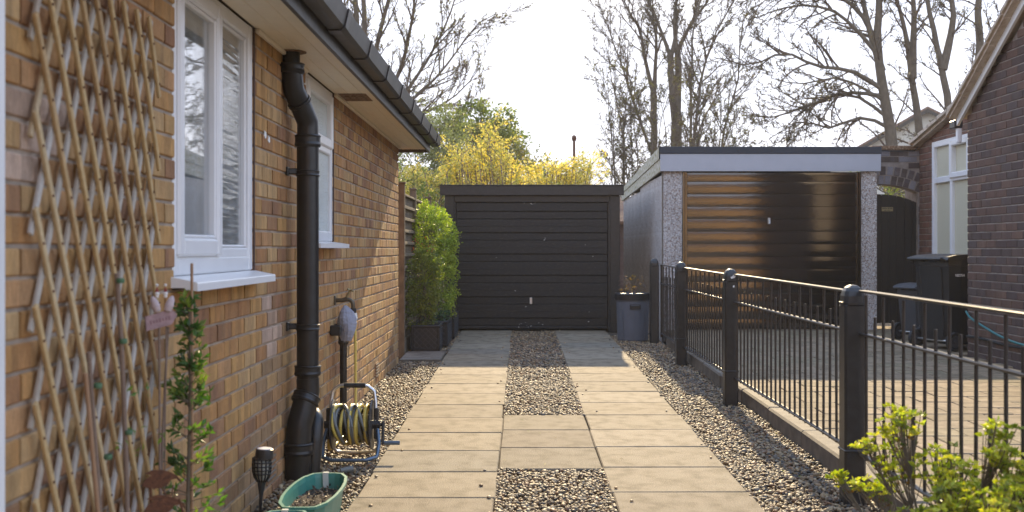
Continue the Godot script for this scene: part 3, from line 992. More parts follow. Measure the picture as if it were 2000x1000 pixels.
# ---------------------------------------------------------------- garages
func left_garage() -> void:
	var D := 15.1
	var gy := g(D)
	var gar := thing("timber_garage", "low black garage with scuffed up-and-over door at the end of the slab drive", "garage", Vector3(0.14, gy, -D))
	var body := MB.new()
	for r in [[-0.985, -0.94], [1.22, 1.268]]:
		body.span(Vector3(r[0], gy - 0.08, -D - 0.06), Vector3(r[1], 1.97, -D - 5.0))
	body.span(Vector3(-0.935, gy - 0.08, -D - 4.9), Vector3(1.215, 1.95, -D - 4.99))
	wpart(gar, "side_wall", body, M.concrete)
	var rf := MB.new()
	rf.prism([Vector2(0.06, 1.985), Vector2(-5.1, 1.90), Vector2(-5.1, 1.935), Vector2(0.06, 2.018)], -1.03, 1.305, Transform3D(Basis(Vector3(0, 0, 1), Vector3.UP, Vector3(-1, 0, 0)), Vector3(0.28, 0, -D)))
	wpart(gar, "roof", rf, M.felt)
	var fs := MB.new()
	fs.span(Vector3(-1.042, 1.90, -D + 0.085), Vector3(1.315, 2.02, -D + 0.062), 0.004)
	fs.span(Vector3(-1.046, 2.0215, -D + 0.09), Vector3(1.318, 2.036, -D - 0.06), 0.003)
	wpart(gar, "fascia", fs, M.black_paint)
	for x in [[-0.985, -0.862], [1.14, 1.268]]:
		var j := MB.new()
		j.span(Vector3(x[0], gy - 0.03, -D + 0.03), Vector3(x[1], 1.903, -D - 0.055), 0.006)
		wpart(gar, "jamb", j, M.black_paint)
	for x in [-0.866, 1.118]:
		var j := MB.new()
		j.span(Vector3(x, gy - 0.03, -D + 0.012), Vector3(x + 0.026, 1.83, -D - 0.05), 0.004)
		wpart(gar, "inner_jamb", j, M.black_paint)
	var hd := MB.new()
	hd.span(Vector3(-0.862, 1.815, -D + 0.02), Vector3(1.14, 1.902, -D - 0.05), 0.005)
	wpart(gar, "header", hd, M.black_paint)
	# door: wide flat boards between narrow recessed bands
	var door := MB.new()
	door.span(Vector3(-0.838, gy + 0.012, -D - 0.03), Vector3(1.116, 1.813, -D - 0.045))
	var dr := wpart(gar, "door", door, M.old_door)
	var y := 1.812
	var i := 0
	while y > gy + 0.03:
		var hgt := 0.117 if i == 0 else (0.0985 if i % 2 == 1 else 0.1765)
		var lo := maxf(y - hgt, gy + 0.012)
		var z := -D - 0.008 if i % 2 == 0 else -D - 0.016
		var bd := MB.new()
		bd.span(Vector3(-0.836, lo + 0.0035, z), Vector3(1.114, y - 0.0035, -D - 0.0295), 0.005)
		wpart(dr, "board", bd, M.old_door)
		if i % 2 == 0 and hgt > 0.15:
			var rb := MB.new()
			rb.span(Vector3(-0.83, (lo + y) * 0.5 - 0.004, z + 0.0035), Vector3(1.108, (lo + y) * 0.5 + 0.004, z - 0.003), 0.002)
			wpart(dr, "rib", rb, M.old_door)
		y = lo
		i += 1
	var hn := MB.new()
	hn.box(Vector3(0.125, 0.545, -D + 0.001), Vector3(0.035, 0.085, 0.014), Basis(), 0.005)
	hn.bar(Vector3(0.118, 0.56, -D + 0.02), Vector3(0.118, 0.51, -D + 0.026), 0.014, 0.012, Vector3.RIGHT, 0.003)
	wpart(dr, "handle", hn, M.silver)
	var chips := MB.new()
	for k in 24:
		var p := Vector3(rng.randf_range(-0.8, 1.08), rng.randf_range(gy + 0.03, 1.8), 0)
		if k < 9:
			p = Vector3(rng.randf_range(-0.05, 0.35), rng.randf_range(gy + 0.03, gy + 0.11), 0)
		elif k < 15:
			p = Vector3(rng.randf_range(0.0, 0.2), 1.80 + rng.randf_range(-0.01, 0.006), 0)
		chips.box(Vector3(p.x, p.y, -D - 0.0075), Vector3(rng.randf_range(0.004, 0.02), rng.randf_range(0.003, 0.007), 0.0016), Basis(Vector3.BACK, rng.randf_range(-0.5, 0.5)))
	wpart(dr, "paint_chips", chips, M.white_plastic)


func right_garage() -> void:
	var D := 14.1
	var gy := g(D) + 0.085
	var x0 := 1.695
	var x1 := 4.28
	var dl := 2.0    # door left
	var drr := 4.075
	var gar := thing("concrete_garage", "pebbledashed concrete garage with glossy dark plank door and white fascia", "garage", Vector3(3.0, gy, -D))
	var side := MB.new()
	side.span(Vector3(x0, g(D) - 0.06, -D - 0.012), Vector3(x0 + 0.06, 2.10, -D - 2.6))
	wpart(gar, "side_panel", side, M.pebbledash)
	var sb := MB.new()
	sb.span(Vector3(x0 - 0.002, g(D) - 0.06, -D - 2.608), Vector3(x0 + 0.06, 2.02, -D - 5.3))
	wpart(gar, "side_panel", sb, M.pebbledash)
	var sr := MB.new()
	sr.span(Vector3(x1 - 0.06, g(D) - 0.06, -D - 0.012), Vector3(x1, 2.05, -D - 5.3))
	sr.span(Vector3(x0 + 0.07, g(D) - 0.06, -D - 5.2), Vector3(x1 - 0.07, 2.0, -D - 5.28))
	wpart(gar, "far_panels", sr, M.pebbledash)
	for x in [[x0 + 0.003, 1.938], [4.085, x1 - 0.002]]:
		var p := MB.new()
		p.span(Vector3(x[0], g(D) - 0.06, -D + 0.0), Vector3(x[1], 2.15, -D - 0.011), 0.004)
		p.span(Vector3(x[0] + 0.003, g(D) - 0.06, -D - 0.0125), Vector3(x[1] - 0.004, 2.14, -D - 0.1))
		wpart(gar, "pillar", p, M.pebbledash)
	var ed := MB.new()
	ed.span(Vector3(x0 - 0.004, g(D) - 0.06, -D + 0.004), Vector3(x0 + 0.014, 2.15, -D - 0.008), 0.004)
	wpart(gar, "corner_edge", ed, M.concrete)
	# front fascia and roof edge
	var fs := MB.new()
	fs.span(Vector3(1.668, 2.143, -D + 0.05), Vector3(4.312, 2.352, -D + 0.025), 0.003)
	wpart(gar, "fascia", fs, M.fascia_white)
	var cp := MB.new()
	cp.span(Vector3(1.662, 2.353, -D + 0.058), Vector3(4.318, 2.438, -D - 0.03), 0.004)
	var cap := wpart(gar, "roof_edge", cp, M.felt)
	for k in 7:
		var bt := MB.new()
		bt.box(Vector3(1.8 + 0.4 * k, 2.39, -D + 0.058), Vector3(0.014, 0.014, 0.006), Basis(), 0.003)
		wpart(cap, "screw", bt, M.dark_ink)
	var sf := MB.new()
	var X := x0 - 0.03
	sf.quad(Vector3(X, 2.143, -D + 0.026), Vector3(X, 2.29, -D + 0.026), Vector3(X, 2.115, -D - 5.35), Vector3(X, 2.005, -D - 5.35), Vector3.LEFT)
	sf.quad(Vector3(X, 2.143, -D + 0.026), Vector3(X + 0.025, 2.143, -D + 0.026), Vector3(X + 0.025, 2.005, -D - 5.35), Vector3(X, 2.005, -D - 5.35), Vector3.DOWN)
	sf.quad(Vector3(X, 2.143, -D + 0.026), Vector3(X + 0.025, 2.143, -D + 0.026), Vector3(X + 0.025, 2.29, -D + 0.026), Vector3(X, 2.29, -D + 0.026), Vector3.BACK)
	wpart(gar, "side_fascia", sf, M.mossy_board)
	var su := MB.new()
	su.quad(Vector3(X - 0.012, 2.292, -D + 0.02), Vector3(X - 0.012, 2.435, -D + 0.02), Vector3(X - 0.012, 2.185, -D - 5.37), Vector3(X - 0.012, 2.117, -D - 5.37), Vector3.LEFT)
	su.quad(Vector3(X - 0.012, 2.292, -D + 0.02), Vector3(X + 0.02, 2.292, -D + 0.02), Vector3(X + 0.02, 2.117, -D - 5.37), Vector3(X - 0.012, 2.117, -D - 5.37), Vector3.DOWN)
	su.quad(Vector3(X - 0.012, 2.435, -D + 0.02), Vector3(X + 0.1, 2.435, -D + 0.02), Vector3(X + 0.1, 2.185, -D - 5.37), Vector3(X - 0.012, 2.185, -D - 5.37), Vector3.UP)
	wpart(gar, "roof_edge", su, M.mossy_board)
	var rf := MB.new()
	rf.prism([Vector2(0.02, 2.38), Vector2(5.4, 2.13), Vector2(5.4, 2.17), Vector2(0.02, 2.42)], 0.0, 2.58, Transform3D(Basis(Vector3(0, 0, -1), Vector3.UP, Vector3(1, 0, 0)), Vector3(1.7, 0, -D)))
	wpart(gar, "roof", rf, M.felt)
	# door frame and bowed planks
	for x in [[1.94, 1.965, 0.015], [1.968, 2.0, -0.012], [4.04, 4.062, 0.0], [4.064, 4.083, 0.018]]:
		var j := MB.new()
		j.span(Vector3(x[0], gy - 0.04, -D + x[2]), Vector3(x[1], 2.14, -D - 0.08), 0.004)
		wpart(gar, "door_post", j, M.gloss_door)
	var back := MB.new()
	back.span(Vector3(2.001, gy + 0.01, -D - 0.055), Vector3(4.039, 2.14, -D - 0.07))
	var door := wpart(gar, "door", back, M.gate_wood)
	var y := 2.138
	var i := 0
	while y > gy + 0.02:
		var hgt := 0.115 if i == 0 else 0.1505
		var lo := maxf(y - hgt, gy + 0.012)
		var pl := MB.new()
		var n := 7
		var ys := []
		for k in n + 1:
			var t := k / float(n)
			ys.append([lerpf(lo + 0.003, y - 0.003, t), -D - 0.036 + 0.006 * sqrt(maxf(0.0, 1.0 - pow(2.0 * t - 1.0, 2.0)))])
		for k in n:
			var a: Array = ys[k]
			var b: Array = ys[k + 1]
			var first := pl.v.size()
			pl.quad(Vector3(2.003, a[0], a[1]), Vector3(4.037, a[0], a[1]), Vector3(4.037, b[0], b[1]), Vector3(2.003, b[0], b[1]), Vector3.BACK)
			for q in range(first, first + 4):
				var tt: float = (pl.v[q].y - lo) / (y - lo)
				pl.n[q] = Vector3(0, (2.0 * tt - 1.0) * 0.075, 1).normalized()
		pl.span(Vector3(2.003, lo + 0.002, -D - 0.037), Vector3(4.037, y - 0.002, -D - 0.0545))
		wpart(door, "plank", pl, M.gloss_door)
		y = lo
		i += 1
	var hn := MB.new()
	hn.box(Vector3(2.985, 1.55, -D - 0.016), Vector3(0.03, 0.075, 0.012), Basis(), 0.004)
	hn.tube([Vector3(2.985, 1.565, -D - 0.01), Vector3(2.985, 1.55, -D + 0.012), Vector3(2.985, 1.515, -D + 0.018)], [0.007], 6)
	wpart(door, "handle", hn, M.silver)


func gate_and_arch() -> void:
	var D := 14.35
	var gy := g(D) + 0.085
	# arch wall with a run of ring bricks
	var arch := thing("brick_arch", "dark brick arch with coping spanning garage and neighbouring house above the gate", "arch", Vector3(4.62, 1.0, -D))
	var cx := 4.42
	var R := 1.05
	var cy := 2.02 - R - 0.02
	var poly := [Vector2(4.285, 2.42), Vector2(4.285, cy + sqrt(R * R - pow(4.285 - cx, 2.0)))]
	for k in 13:
		var x := lerpf(4.285, 4.86, k / 12.0)
		poly.append(Vector2(x, cy + sqrt(maxf(0.0, R * R - pow(x - cx, 2.0)))))
	poly.remove_at(1)
	poly.append(Vector2(4.86, gy - 0.1))
	poly.append(Vector2(4.97, gy - 0.1))
	poly.append(Vector2(4.97, 2.42))
	var core := MB.new()
	core.prism(poly, -D - 0.006, -D - 0.21)
	wpart(arch, "core", core, M.grey_mortar)
	var pal := [Color(0.13, 0.10, 0.095), Color(0.17, 0.135, 0.13), Color(0.11, 0.08, 0.075), Color(0.34, 0.32, 0.34), Color(0.15, 0.11, 0.09), Color(0.27, 0.25, 0.27)]
	var bset := brick_set(pal, 10, 0.065, 0.18)
	for ringn in 2:
		var a := -9.0
		while a < 27.0:
			var rr := R + 0.056 + 0.115 * ringn
			var t := deg_to_rad(90.0 - a - ringn * 1.2)
			var p := Vector3(cx + cos(t) * rr, cy + sin(t) * rr, -D)
			if p.x > 4.31 and p.x < 4.9:
				part(arch, "ring_brick", bset.half[rng.randi() % bset.half.size()], M.dark_brick, p - arch.position, Basis(Vector3.BACK, t))
			a += 4.1
	for row in 3:
		for k in 4:
			var x := 4.40 + 0.225 * k + (0.11 if row % 2 else 0.0)
			var y := 2.42 - 0.0375 - 0.075 * row
			if x < 4.9 and Vector2(x - cx, y - cy).length() > R + 0.28:
				part(arch, "brick", bset.full[rng.randi() % bset.full.size()], M.dark_brick, Vector3(x, y, -D) - arch.position)
	var k := 0
	var yy := gy + 0.03
	while yy < 1.75:
		part(arch, "brick", bset.half[rng.randi() % bset.half.size()], M.dark_brick, Vector3(4.915, yy, -D) - arch.position)
		yy += 0.075
	var cop := MB.new()
	cop.span(Vector3(4.29, 2.422, -D + 0.03), Vector3(5.0, 2.475, -D - 0.24), 0.006)
	wpart(arch, "coping", cop, M.stain)
	var cable := MB.new()
	cable.tube([Vector3(4.3, 2.415, -D + 0.036), Vector3(4.6, 2.405, -D + 0.036), Vector3(4.8, 2.41, -D + 0.036), Vector3(4.86, 2.48, -D + 0.03), Vector3(4.86, 2.60, -D + 0.03)], [0.006], 5)
	wpart(arch, "cable", cable, M.black_plastic)
	# gate of tongued boards with an arched head
	var gate := thing("garden_gate", "black boarded garden gate with curved top and small brass plate", "gate", Vector3(4.56, gy, -D - 0.06))
	var xs := [4.292, 4.325, 4.42, 4.515, 4.61, 4.705, 4.80, 4.855]
	for i in xs.size() - 1:
		var a: float = xs[i] + 0.004
		var b: float = xs[i + 1] - 0.004
		var pts := [Vector2(a, gy + 0.06), Vector2(b, gy + 0.06)]
		for q in [b, (a + b) * 0.5, a]:
			pts.append(Vector2(q, cy - 0.115 + sqrt(maxf(0.0, R * R - pow(q - cx + 0.02, 2.0)))))
		var bd := MB.new()
		bd.prism(pts, -D - 0.05, -D - 0.07)
		wpart(gate, "board", bd, M.gate_wood)
	for i in xs.size() - 2:
		var bd := MB.new()
		var q: float = xs[i + 1]
		bd.span(Vector3(q - 0.006, gy + 0.07, -D - 0.066), Vector3(q + 0.006, cy - 0.13 + sqrt(maxf(0.0, R * R - pow(q - cx + 0.02, 2.0))), -D - 0.056), 0.003)
		wpart(gate, "bead", bd, M.gate_wood)
	var rl := MB.new()
	rl.span(Vector3(4.295, 0.6, -D - 0.072), Vector3(4.85, 0.7, -D - 0.1))
	rl.span(Vector3(4.295, 1.5, -D - 0.072), Vector3(4.85, 1.6, -D - 0.1))
	wpart(gate, "ledge", rl, M.gate_wood)
	var pl := MB.new()
	pl.box(Vector3(4.495, 1.70, -D - 0.046), Vector3(0.14, 0.052, 0.006), Basis(), 0.002)
	var plate := wpart(gate, "name_plate", pl, M.brass)
	var ink := MB.new()
	for r in [[1.711, [0.0, 0.011, 0.024, 0.034, 0.047, 0.066, 0.076, 0.09, 0.101, 0.112]], [1.688, [0.022, 0.031, 0.04, 0.056, 0.066, 0.075, 0.085]]]:
		for q in r[1]:
			ink.box(Vector3(4.438 + q, r[0], -D - 0.0425), Vector3(0.007, 0.013 if r[0] > 1.7 else 0.008, 0.001))
	wpart(plate, "lettering", ink, M.dark_ink)


# ---------------------------------------------------------------- house on the right
func right_house() -> void:
	var X := 4.26
	var FAR := 11.19
	var h := thing("dark_brick_house", "purple-brown brick house with tiled sloping verge behind the black bin", "house", Vector3(X, 0.0, -FAR))
	var top := func(u: float) -> float:   # u from the far corner towards the camera
		return 2.52 + 0.57 * minf(u, 4.2 - u)
	var NEAR := -3.0
	var core := MB.new()
	core.prism([Vector2(0, -0.1), Vector2(0, 2.46), Vector2(2.1, 3.66), Vector2(4.2, 2.46), Vector2(4.2, -0.1)], 0.0, -0.25, Transform3D(Basis(Vector3(0, 0, 1), Vector3.UP, Vector3(-1, 0, 0)), Vector3(X + 0.007, 0, -FAR)))
	var wall := wpart(h, "wall", core, M.grey_mortar)
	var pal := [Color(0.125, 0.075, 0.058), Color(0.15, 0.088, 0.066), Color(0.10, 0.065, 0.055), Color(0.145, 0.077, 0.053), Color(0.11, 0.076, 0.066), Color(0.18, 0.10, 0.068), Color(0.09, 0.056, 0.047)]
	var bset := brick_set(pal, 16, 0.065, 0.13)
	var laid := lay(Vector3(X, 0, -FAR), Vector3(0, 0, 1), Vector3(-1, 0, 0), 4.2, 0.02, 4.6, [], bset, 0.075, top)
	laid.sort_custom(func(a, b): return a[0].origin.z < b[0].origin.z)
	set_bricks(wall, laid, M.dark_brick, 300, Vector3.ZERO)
	# corner return facing away from the camera side and the near part beyond the frame
	var ret := MB.new()
	ret.span(Vector3(X + 0.03, -0.1, -FAR + 0.002), Vector3(X + 0.9, 2.4, -FAR + 0.25))
	ret.span(Vector3(X + 0.26, -0.1, -FAR + 3.95), Vector3(12.0, 2.4, -FAR + 4.2))
	ret.span(Vector3(12.0, -0.1, -FAR), Vector3(12.25, 2.4, -FAR + 4.2))
	wpart(h, "end_walls", ret, M.plain_dark_brick)
	# verge: barge board, undercloak and tile edges
	var vg := Transform3D(Basis(Vector3(0, 0, 1), Vector3.UP, Vector3(-1, 0, 0)), Vector3(0, 0, -FAR))
	var bb := MB.new()
	bb.prism([Vector2(-0.12, 2.40), Vector2(-0.12, 2.50), Vector2(2.1, 3.765), Vector2(4.32, 2.50), Vector2(4.32, 2.40), Vector2(2.1, 3.665)], -X + 0.06, -X + 0.035, vg)
	wpart(h, "barge_board", bb, M.white_paint)
	var k := 0
	while k < 7:
		var u0 := -0.16 + 0.32 * k
		var tl := MB.new()
		var y0 := 2.455 + 0.57 * u0 + 0.115
		var y1 := y0 + 0.57 * 0.34
		tl.prism([Vector2(u0, y0 + 0.012), Vector2(u0 + 0.34, y1), Vector2(u0 + 0.34, y1 + 0.028), Vector2(u0, y0 + 0.05)], -X + 0.15, -X - 0.3, vg)
		tl.prism([Vector2(u0 + 0.02, y0 - 0.01), Vector2(u0 + 0.34, y1 - 0.028), Vector2(u0 + 0.34, y1 + 0.001), Vector2(u0 + 0.02, y0 + 0.018)], -X + 0.125, -X - 0.2, vg)
		wpart(h, "verge_tile", tl, M.verge_tile)
		k += 1
	var near_verge := MB.new()
	near_verge.prism([Vector2(2.1, 3.77), Vector2(4.4, 2.46), Vector2(4.4, 2.50), Vector2(2.1, 3.82)], -X + 0.15, -X - 0.3, vg)
	wpart(h, "verge", near_verge, M.verge_tile)
	var rf := MB.new()
	rf.prism([Vector2(-0.2, 2.42), Vector2(2.1, 3.73), Vector2(4.4, 2.42), Vector2(4.4, 2.49), Vector2(2.1, 3.80), Vector2(-0.2, 2.49)], -X - 0.3, -X - 8.2, vg)
	wpart(h, "roof", rf, M.roof_tile)
	# rear extension, set back, with a tall window
	var X2 := 4.87
	var ext := thing("rear_extension", "red-brown brick extension with tall white window between arch and bin", "extension", Vector3(X2, 0.0, -13.8))
	var c2 := MB.new()
	c2.span(Vector3(X2 + 0.007, -0.1, -13.88), Vector3(X2 + 0.25, 2.5, -14.9))
	c2.span(Vector3(X2 + 0.007, 2.475, -11.21), Vector3(X2 + 0.25, 2.72, -13.879))
	c2.span(Vector3(X2 + 0.007, -0.1, -11.21), Vector3(X2 + 0.25, 1.05, -13.879))
	c2.span(Vector3(X2 + 0.007, 1.05, -11.21), Vector3(X2 + 0.25, 2.475, -12.65))
	var w2 := wpart(ext, "wall", c2, M.grey_mortar)
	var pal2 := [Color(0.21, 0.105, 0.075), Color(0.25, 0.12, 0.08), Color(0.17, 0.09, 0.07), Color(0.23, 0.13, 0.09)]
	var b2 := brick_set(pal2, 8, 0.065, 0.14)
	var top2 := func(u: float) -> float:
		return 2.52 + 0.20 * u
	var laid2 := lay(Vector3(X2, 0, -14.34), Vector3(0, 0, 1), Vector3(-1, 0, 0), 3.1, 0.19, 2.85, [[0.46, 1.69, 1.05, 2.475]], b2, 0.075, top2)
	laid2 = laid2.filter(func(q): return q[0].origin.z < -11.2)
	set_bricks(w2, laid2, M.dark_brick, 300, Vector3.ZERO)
	for q in 9:
		var u0 := -0.25 + 0.32 * q
		var y0 := 2.54 + 0.205 * u0
		var tl := MB.new()
		tl.prism([Vector2(u0, y0), Vector2(u0 + 0.335, y0 + 0.062), Vector2(u0 + 0.335, y0 + 0.092), Vector2(u0, y0 + 0.042)], -X2 + 0.13, -X2 - 0.4, Transform3D(vg.basis, Vector3(0, 0, -14.1)))
		tl.prism([Vector2(u0 + 0.03, y0 - 0.03), Vector2(u0 + 0.335, y0 + 0.034), Vector2(u0 + 0.335, y0 + 0.064), Vector2(u0 + 0.03, y0 + 0.005)], -X2 + 0.09, -X2 - 0.3, Transform3D(vg.basis, Vector3(0, 0, -14.1)))
		wpart(ext, "verge_tile", tl, M.verge_tile)
	var r2 := MB.new()
	r2.prism([Vector2(-0.3, 2.48), Vector2(2.7, 3.09), Vector2(2.7, 3.15), Vector2(-0.3, 2.54)], -X2 - 0.41, -X2 - 4.0, Transform3D(vg.basis, Vector3(0, 0, -14.1)))
	wpart(ext, "roof", r2, M.roof_tile)
	var gb := MB.new()
	gb.box(Vector3(X2 - 0.16, 2.56, -12.7), Vector3(0.09, 0.09, 0.16), Basis(), 0.01)
	wpart(ext, "gutter_end", gb, M.black_plastic)
	var dp := MB.new()
	dp.span(Vector3(X2 - 0.17, 2.36, -12.63), Vector3(X2 - 0.12, 2.55, -12.69), 0.008)
	wpart(ext, "white_bracket", dp, M.upvc)
	var bs := Basis(Vector3(0, 0, 1), Vector3.UP, Vector3(-1, 0, 0))
	var o := Vector3(X2, 0, -13.879)
	var fr := MB.new()
	ring(fr, o, bs, 0.002, 1.226, 1.052, 2.473, 0.07, -0.06, 0.012)
	frame_bar(fr, o, bs, 0.07, 1.156, 1.98, 2.05, -0.06, 0.006)
	frame_bar(fr, o, bs, 0.56, 0.63, 1.122, 2.403, -0.06, 0.004)
	var win := wpart(ext, "window", fr, M.upvc)
	var sa := MB.new()
	ring(sa, o, bs, 0.60, 1.18, 2.01, 2.44, 0.065, -0.05, 0.03, 0.009)
	wpart(win, "top_light", sa, M.upvc)
	for pz in [[0.07, 0.56, 1.122, 1.98], [0.07, 0.56, 2.05, 2.403], [0.63, 1.156, 1.122, 1.98], [0.665, 1.115, 2.075, 2.375]]:
		var gl := MB.new()
		frame_bar(gl, o, bs, pz[0] - 0.01, pz[1] + 0.01, pz[2] - 0.01, pz[3] + 0.01, -0.045, -0.03, 0.0)
		wpart(win, "pane", gl, M.frosted_glass)
	# hose and cable along the foot of the wall
	var hs := MB.new()
	var pts := []
	for i in 24:
		var t := i / 23.0
		pts.append(Vector3(X - 0.03 - 0.02 * sin(t * 7.0), 0.62 - 0.30 * pow(t, 0.55) + 0.012 * sin(t * 11.0), -11.15 + 2.4 * t))
	hs.tube(pts, [0.011], 6)
	single("garden_hose", hs.mesh(), M.hose_teal, "thin teal hose sagging along the dark brick wall", "hose")
	var cb := MB.new()
	pts = []
	for i in 16:
		var t := i / 15.0
		pts.append(Vector3(X - 0.02, 0.385 - 0.015 * t + 0.006 * sin(t * 13.0), -11.15 + 2.4 * t))
	cb.tube(pts, [0.013], 6)
	single("black_cable", cb.mesh(), M.rubber, "black cable running low along the dark brick wall", "cable")


# ---------------------------------------------------------------- railings
func fence_line() -> void:
	var XP := 1.517
	var posts := [[2.35, 1.0, "never"], [5.37, 1.0, "tall square black post with domed cap beside the sprouting shrub"], [8.5, 0.985, "square black railing post with white chip on its cap"], [11.13, 0.975, "black railing post between the chipped post and the gate-end panel"], [13.38, 0.965, "lone black post beside the grey dustbin at the railings' end"]]
	for i in posts.size():
		var d: float = posts[i][0]
		var hgt: float = posts[i][1]
		if i == 0:
			posts[i][2] = "square black railing post nearest the street end of the kerb"
		var t := thing("fence_post", posts[i][2], "post", at(XP, -0.03, d), 0.0, "black posts of the railings")
		var s := MB.new()
		var w := 0.049
		s.box(Vector3(0, (hgt - 0.06) * 0.5, 0), Vector3(w * 2, hgt - 0.06, 0.108), Basis(), 0.011)
		part(t, "shaft", s.mesh(), M.black_paint)
		var cpm := MB.new()
		var prof := [[0.0, 1.08], [0.012, 1.08], [0.013, 1.0], [0.04, 0.97], [0.062, 0.86], [0.078, 0.66], [0.087, 0.40], [0.091, 0.12]]
		for k in prof.size() - 1:
			var a: Array = prof[k]
			var b: Array = prof[k + 1]
			var seg := 16
			for q in seg:
				var p := []
				for cc in [[q, a], [q + 1, a], [q + 1, b], [q, b]]:
					var an: float = TAU * cc[0] / seg + PI / seg
					var rr: float = cc[1][1] * w
					var sq := 1.0 / pow(pow(absf(cos(an)), 5.0) + pow(absf(sin(an)), 5.0), 0.2)
					p.append(Vector3(cos(an) * rr * sq, hgt - 0.066 + cc[1][0], sin(an) * rr * sq * 1.1))
				cpm.quad(p[0], p[1], p[2], p[3], Vector3(p[0].x, 0.02, p[0].z))
		cpm.box(Vector3(0, hgt + 0.0245, 0), Vector3(0.014, 0.003, 0.014))
		part(t, "cap", cpm.mesh(), M.black_paint)
		var bd := MB.new()
		bd.box(Vector3(0, 0.27, 0), Vector3(w * 2 + 0.006, 0.012, 0.114), Basis(), 0.003)
		if i != 4:
			part(t, "band", bd.mesh(), M.black_paint)
		if i == 2:
			var ch := MB.new()
			ch.prism([Vector2(-0.012, -0.012), Vector2(0.014, -0.004), Vector2(0.022, 0.012), Vector2(0.004, 0.02), Vector2(-0.004, 0.006), Vector2(-0.018, 0.002)], 0.0, 0.0015, Transform3D(Basis(), Vector3(0.008, hgt - 0.036, 0.0525)))
			ch.prism([Vector2(-0.008, -0.008), Vector2(0.004, -0.01), Vector2(0.006, 0.004), Vector2(-0.004, 0.006)], 0.0, 0.0015, Transform3D(Basis(), Vector3(0.014, hgt - 0.1, 0.0542)))
			part(t, "paint_chip", ch.mesh(), M.white_paint)
	var XR := 1.545
	var labels := ["black iron railing panel behind the sprouting yellow-green shrub", "black iron railing panel between the tall post and the chipped post", "black iron railing panel in front of the glossy garage door", "short black railing panel ending at the pebbledash pillar"]
	var spans := [[2.41, 5.31], [5.43, 8.44], [8.56, 11.07], [11.19, 12.92]]
	for i in 4:
		var a: float = spans[i][0]
		var b: float = spans[i][1]
		var t := thing("railing_panel", labels[i], "railing", at(XR, 0.1, (a + b) * 0.5), 0.0, "iron railing panels along the kerb")
		var lv := [1.01 + 0.0015 * a, 0.832, 0.285]
		for k in 3:
			var rl := MB.new()
			rl.bar(Vector3(XR, lv[k], -a), Vector3(XR, lv[k] + (0.012 if k == 0 else 0.0), -b), 0.034 if k < 2 else 0.03, 0.011, Vector3.UP, 0.0025)
			wpart(t, ["top_rail", "mid_rail", "bottom_rail"][k], rl, M.iron_paint)
		var n := int(round((b - a) / 0.126))
		for k in n:
			var d := a + (k + 0.5) * (b - a) / n
			var br := MB.new()
			var topy: float = lv[0] - 0.004 if k % 2 == 0 else 0.918
			var lean := rng.randf_range(-0.003, 0.003)
			br.tube([Vector3(XR, 0.27, -d), Vector3(XR + lean, topy, -d + lean)], [0.0068], 8)
			wpart(t, "bar", br, M.iron_paint)
		if i == 3:
			var eb := MB.new()
			eb.bar(Vector3(XR, 0.24, -b), Vector3(XR, lv[0] + 0.02, -b), 0.02, 0.02, Vector3.RIGHT, 0.003)
			wpart(t, "end_bar", eb, M.iron_paint)


# ---------------------------------------------------------------- plants
func leaf_mesh(half := 0.26, fold := 0.25) -> ArrayMesh:
	var mb := MB.new()
	var a := Vector3(0, 0, 0)
	var tip := Vector3(0, 1, -0.12)
	var l := Vector3(-half, 0.52, fold * 0.4)
	var r := Vector3(half, 0.52, fold * 0.4)
	var m := Vector3(0, 0.5, 0)
	mb.tri(a, m, l)
	mb.tri(m, tip, l)
	mb.tri(a, r, m)
	mb.tri(m, r, tip)
	return mb.mesh()


func leaf_cloud(parent: Node3D, called: String, xf: Array, cols: Array, material: Material, half := 0.26) -> MultiMeshInstance3D:
	var lm := leaf_mesh(half)
	lm.surface_set_material(0, material)
	var mm := MultiMesh.new()
	mm.transform_format = MultiMesh.TRANSFORM_3D
	mm.use_colors = true
	mm.mesh = lm
	mm.instance_count = xf.size()
	for i in xf.size():
		mm.set_instance_transform(i, xf[i])
		mm.set_instance_color(i, cols[i])
	var o := MultiMeshInstance3D.new()
	o.name = called
	o.multimesh = mm
	parent.add_child(o, true)
	o.set_meta("kind", "stuff")
	return o


func rand_dir(r: RandomNumberGenerator) -> Vector3:
	var z := r.randf_range(-1, 1)
	var a := r.randf() * TAU
	var s := sqrt(1.0 - z * z)
	return Vector3(s * cos(a), z, s * sin(a))


func leaf_at(p: Vector3, dir: Vector3, size: float, r: RandomNumberGenerator) -> Transform3D:
	var y := dir.normalized()
	var x := y.cross(rand_dir(r)).normalized()
	return Transform3D(Basis(x * size, y * size, x.cross(y) * size), p)


func pick(pal: Array, r: RandomNumberGenerator, jit := 0.25) -> Color:
	var c: Color = pal[r.randi() % pal.size()]
	var q := r.randf_range(1.0 - jit, 1.0 + jit)
	return Color(c.r * q, c.g * q, c.b * q)


# one limb and what grows on it; lv counts down
func limb(mb: MB, p: Vector3, dir: Vector3, len: float, rad: float, lv: int, r: RandomNumberGenerator, o: Dictionary, tips: Array) -> void:
	var n := 5 if lv >= 2 else (4 if lv == 1 else 3)
	var pts := [p]
	var rads := [rad]
	var d := dir.normalized()
	var dirs := [d]
	for i in n:
		d = (d + rand_dir(r) * o.wob + Vector3.UP * o.up * (1.0 if lv > 0 else 0.5)).normalized()
		p += d * len / n
		pts.append(p)
		dirs.append(d)
		rads.append(maxf(rad * (1.0 - 0.68 * (i + 1) / n), o.get("rmin", 0.006)))
	mb.tube(pts, rads, 7 if rad > 0.06 else (5 if rad > 0.02 else 3), false)
	grow(mb, pts, dirs, rads, len, lv, r, o, tips)


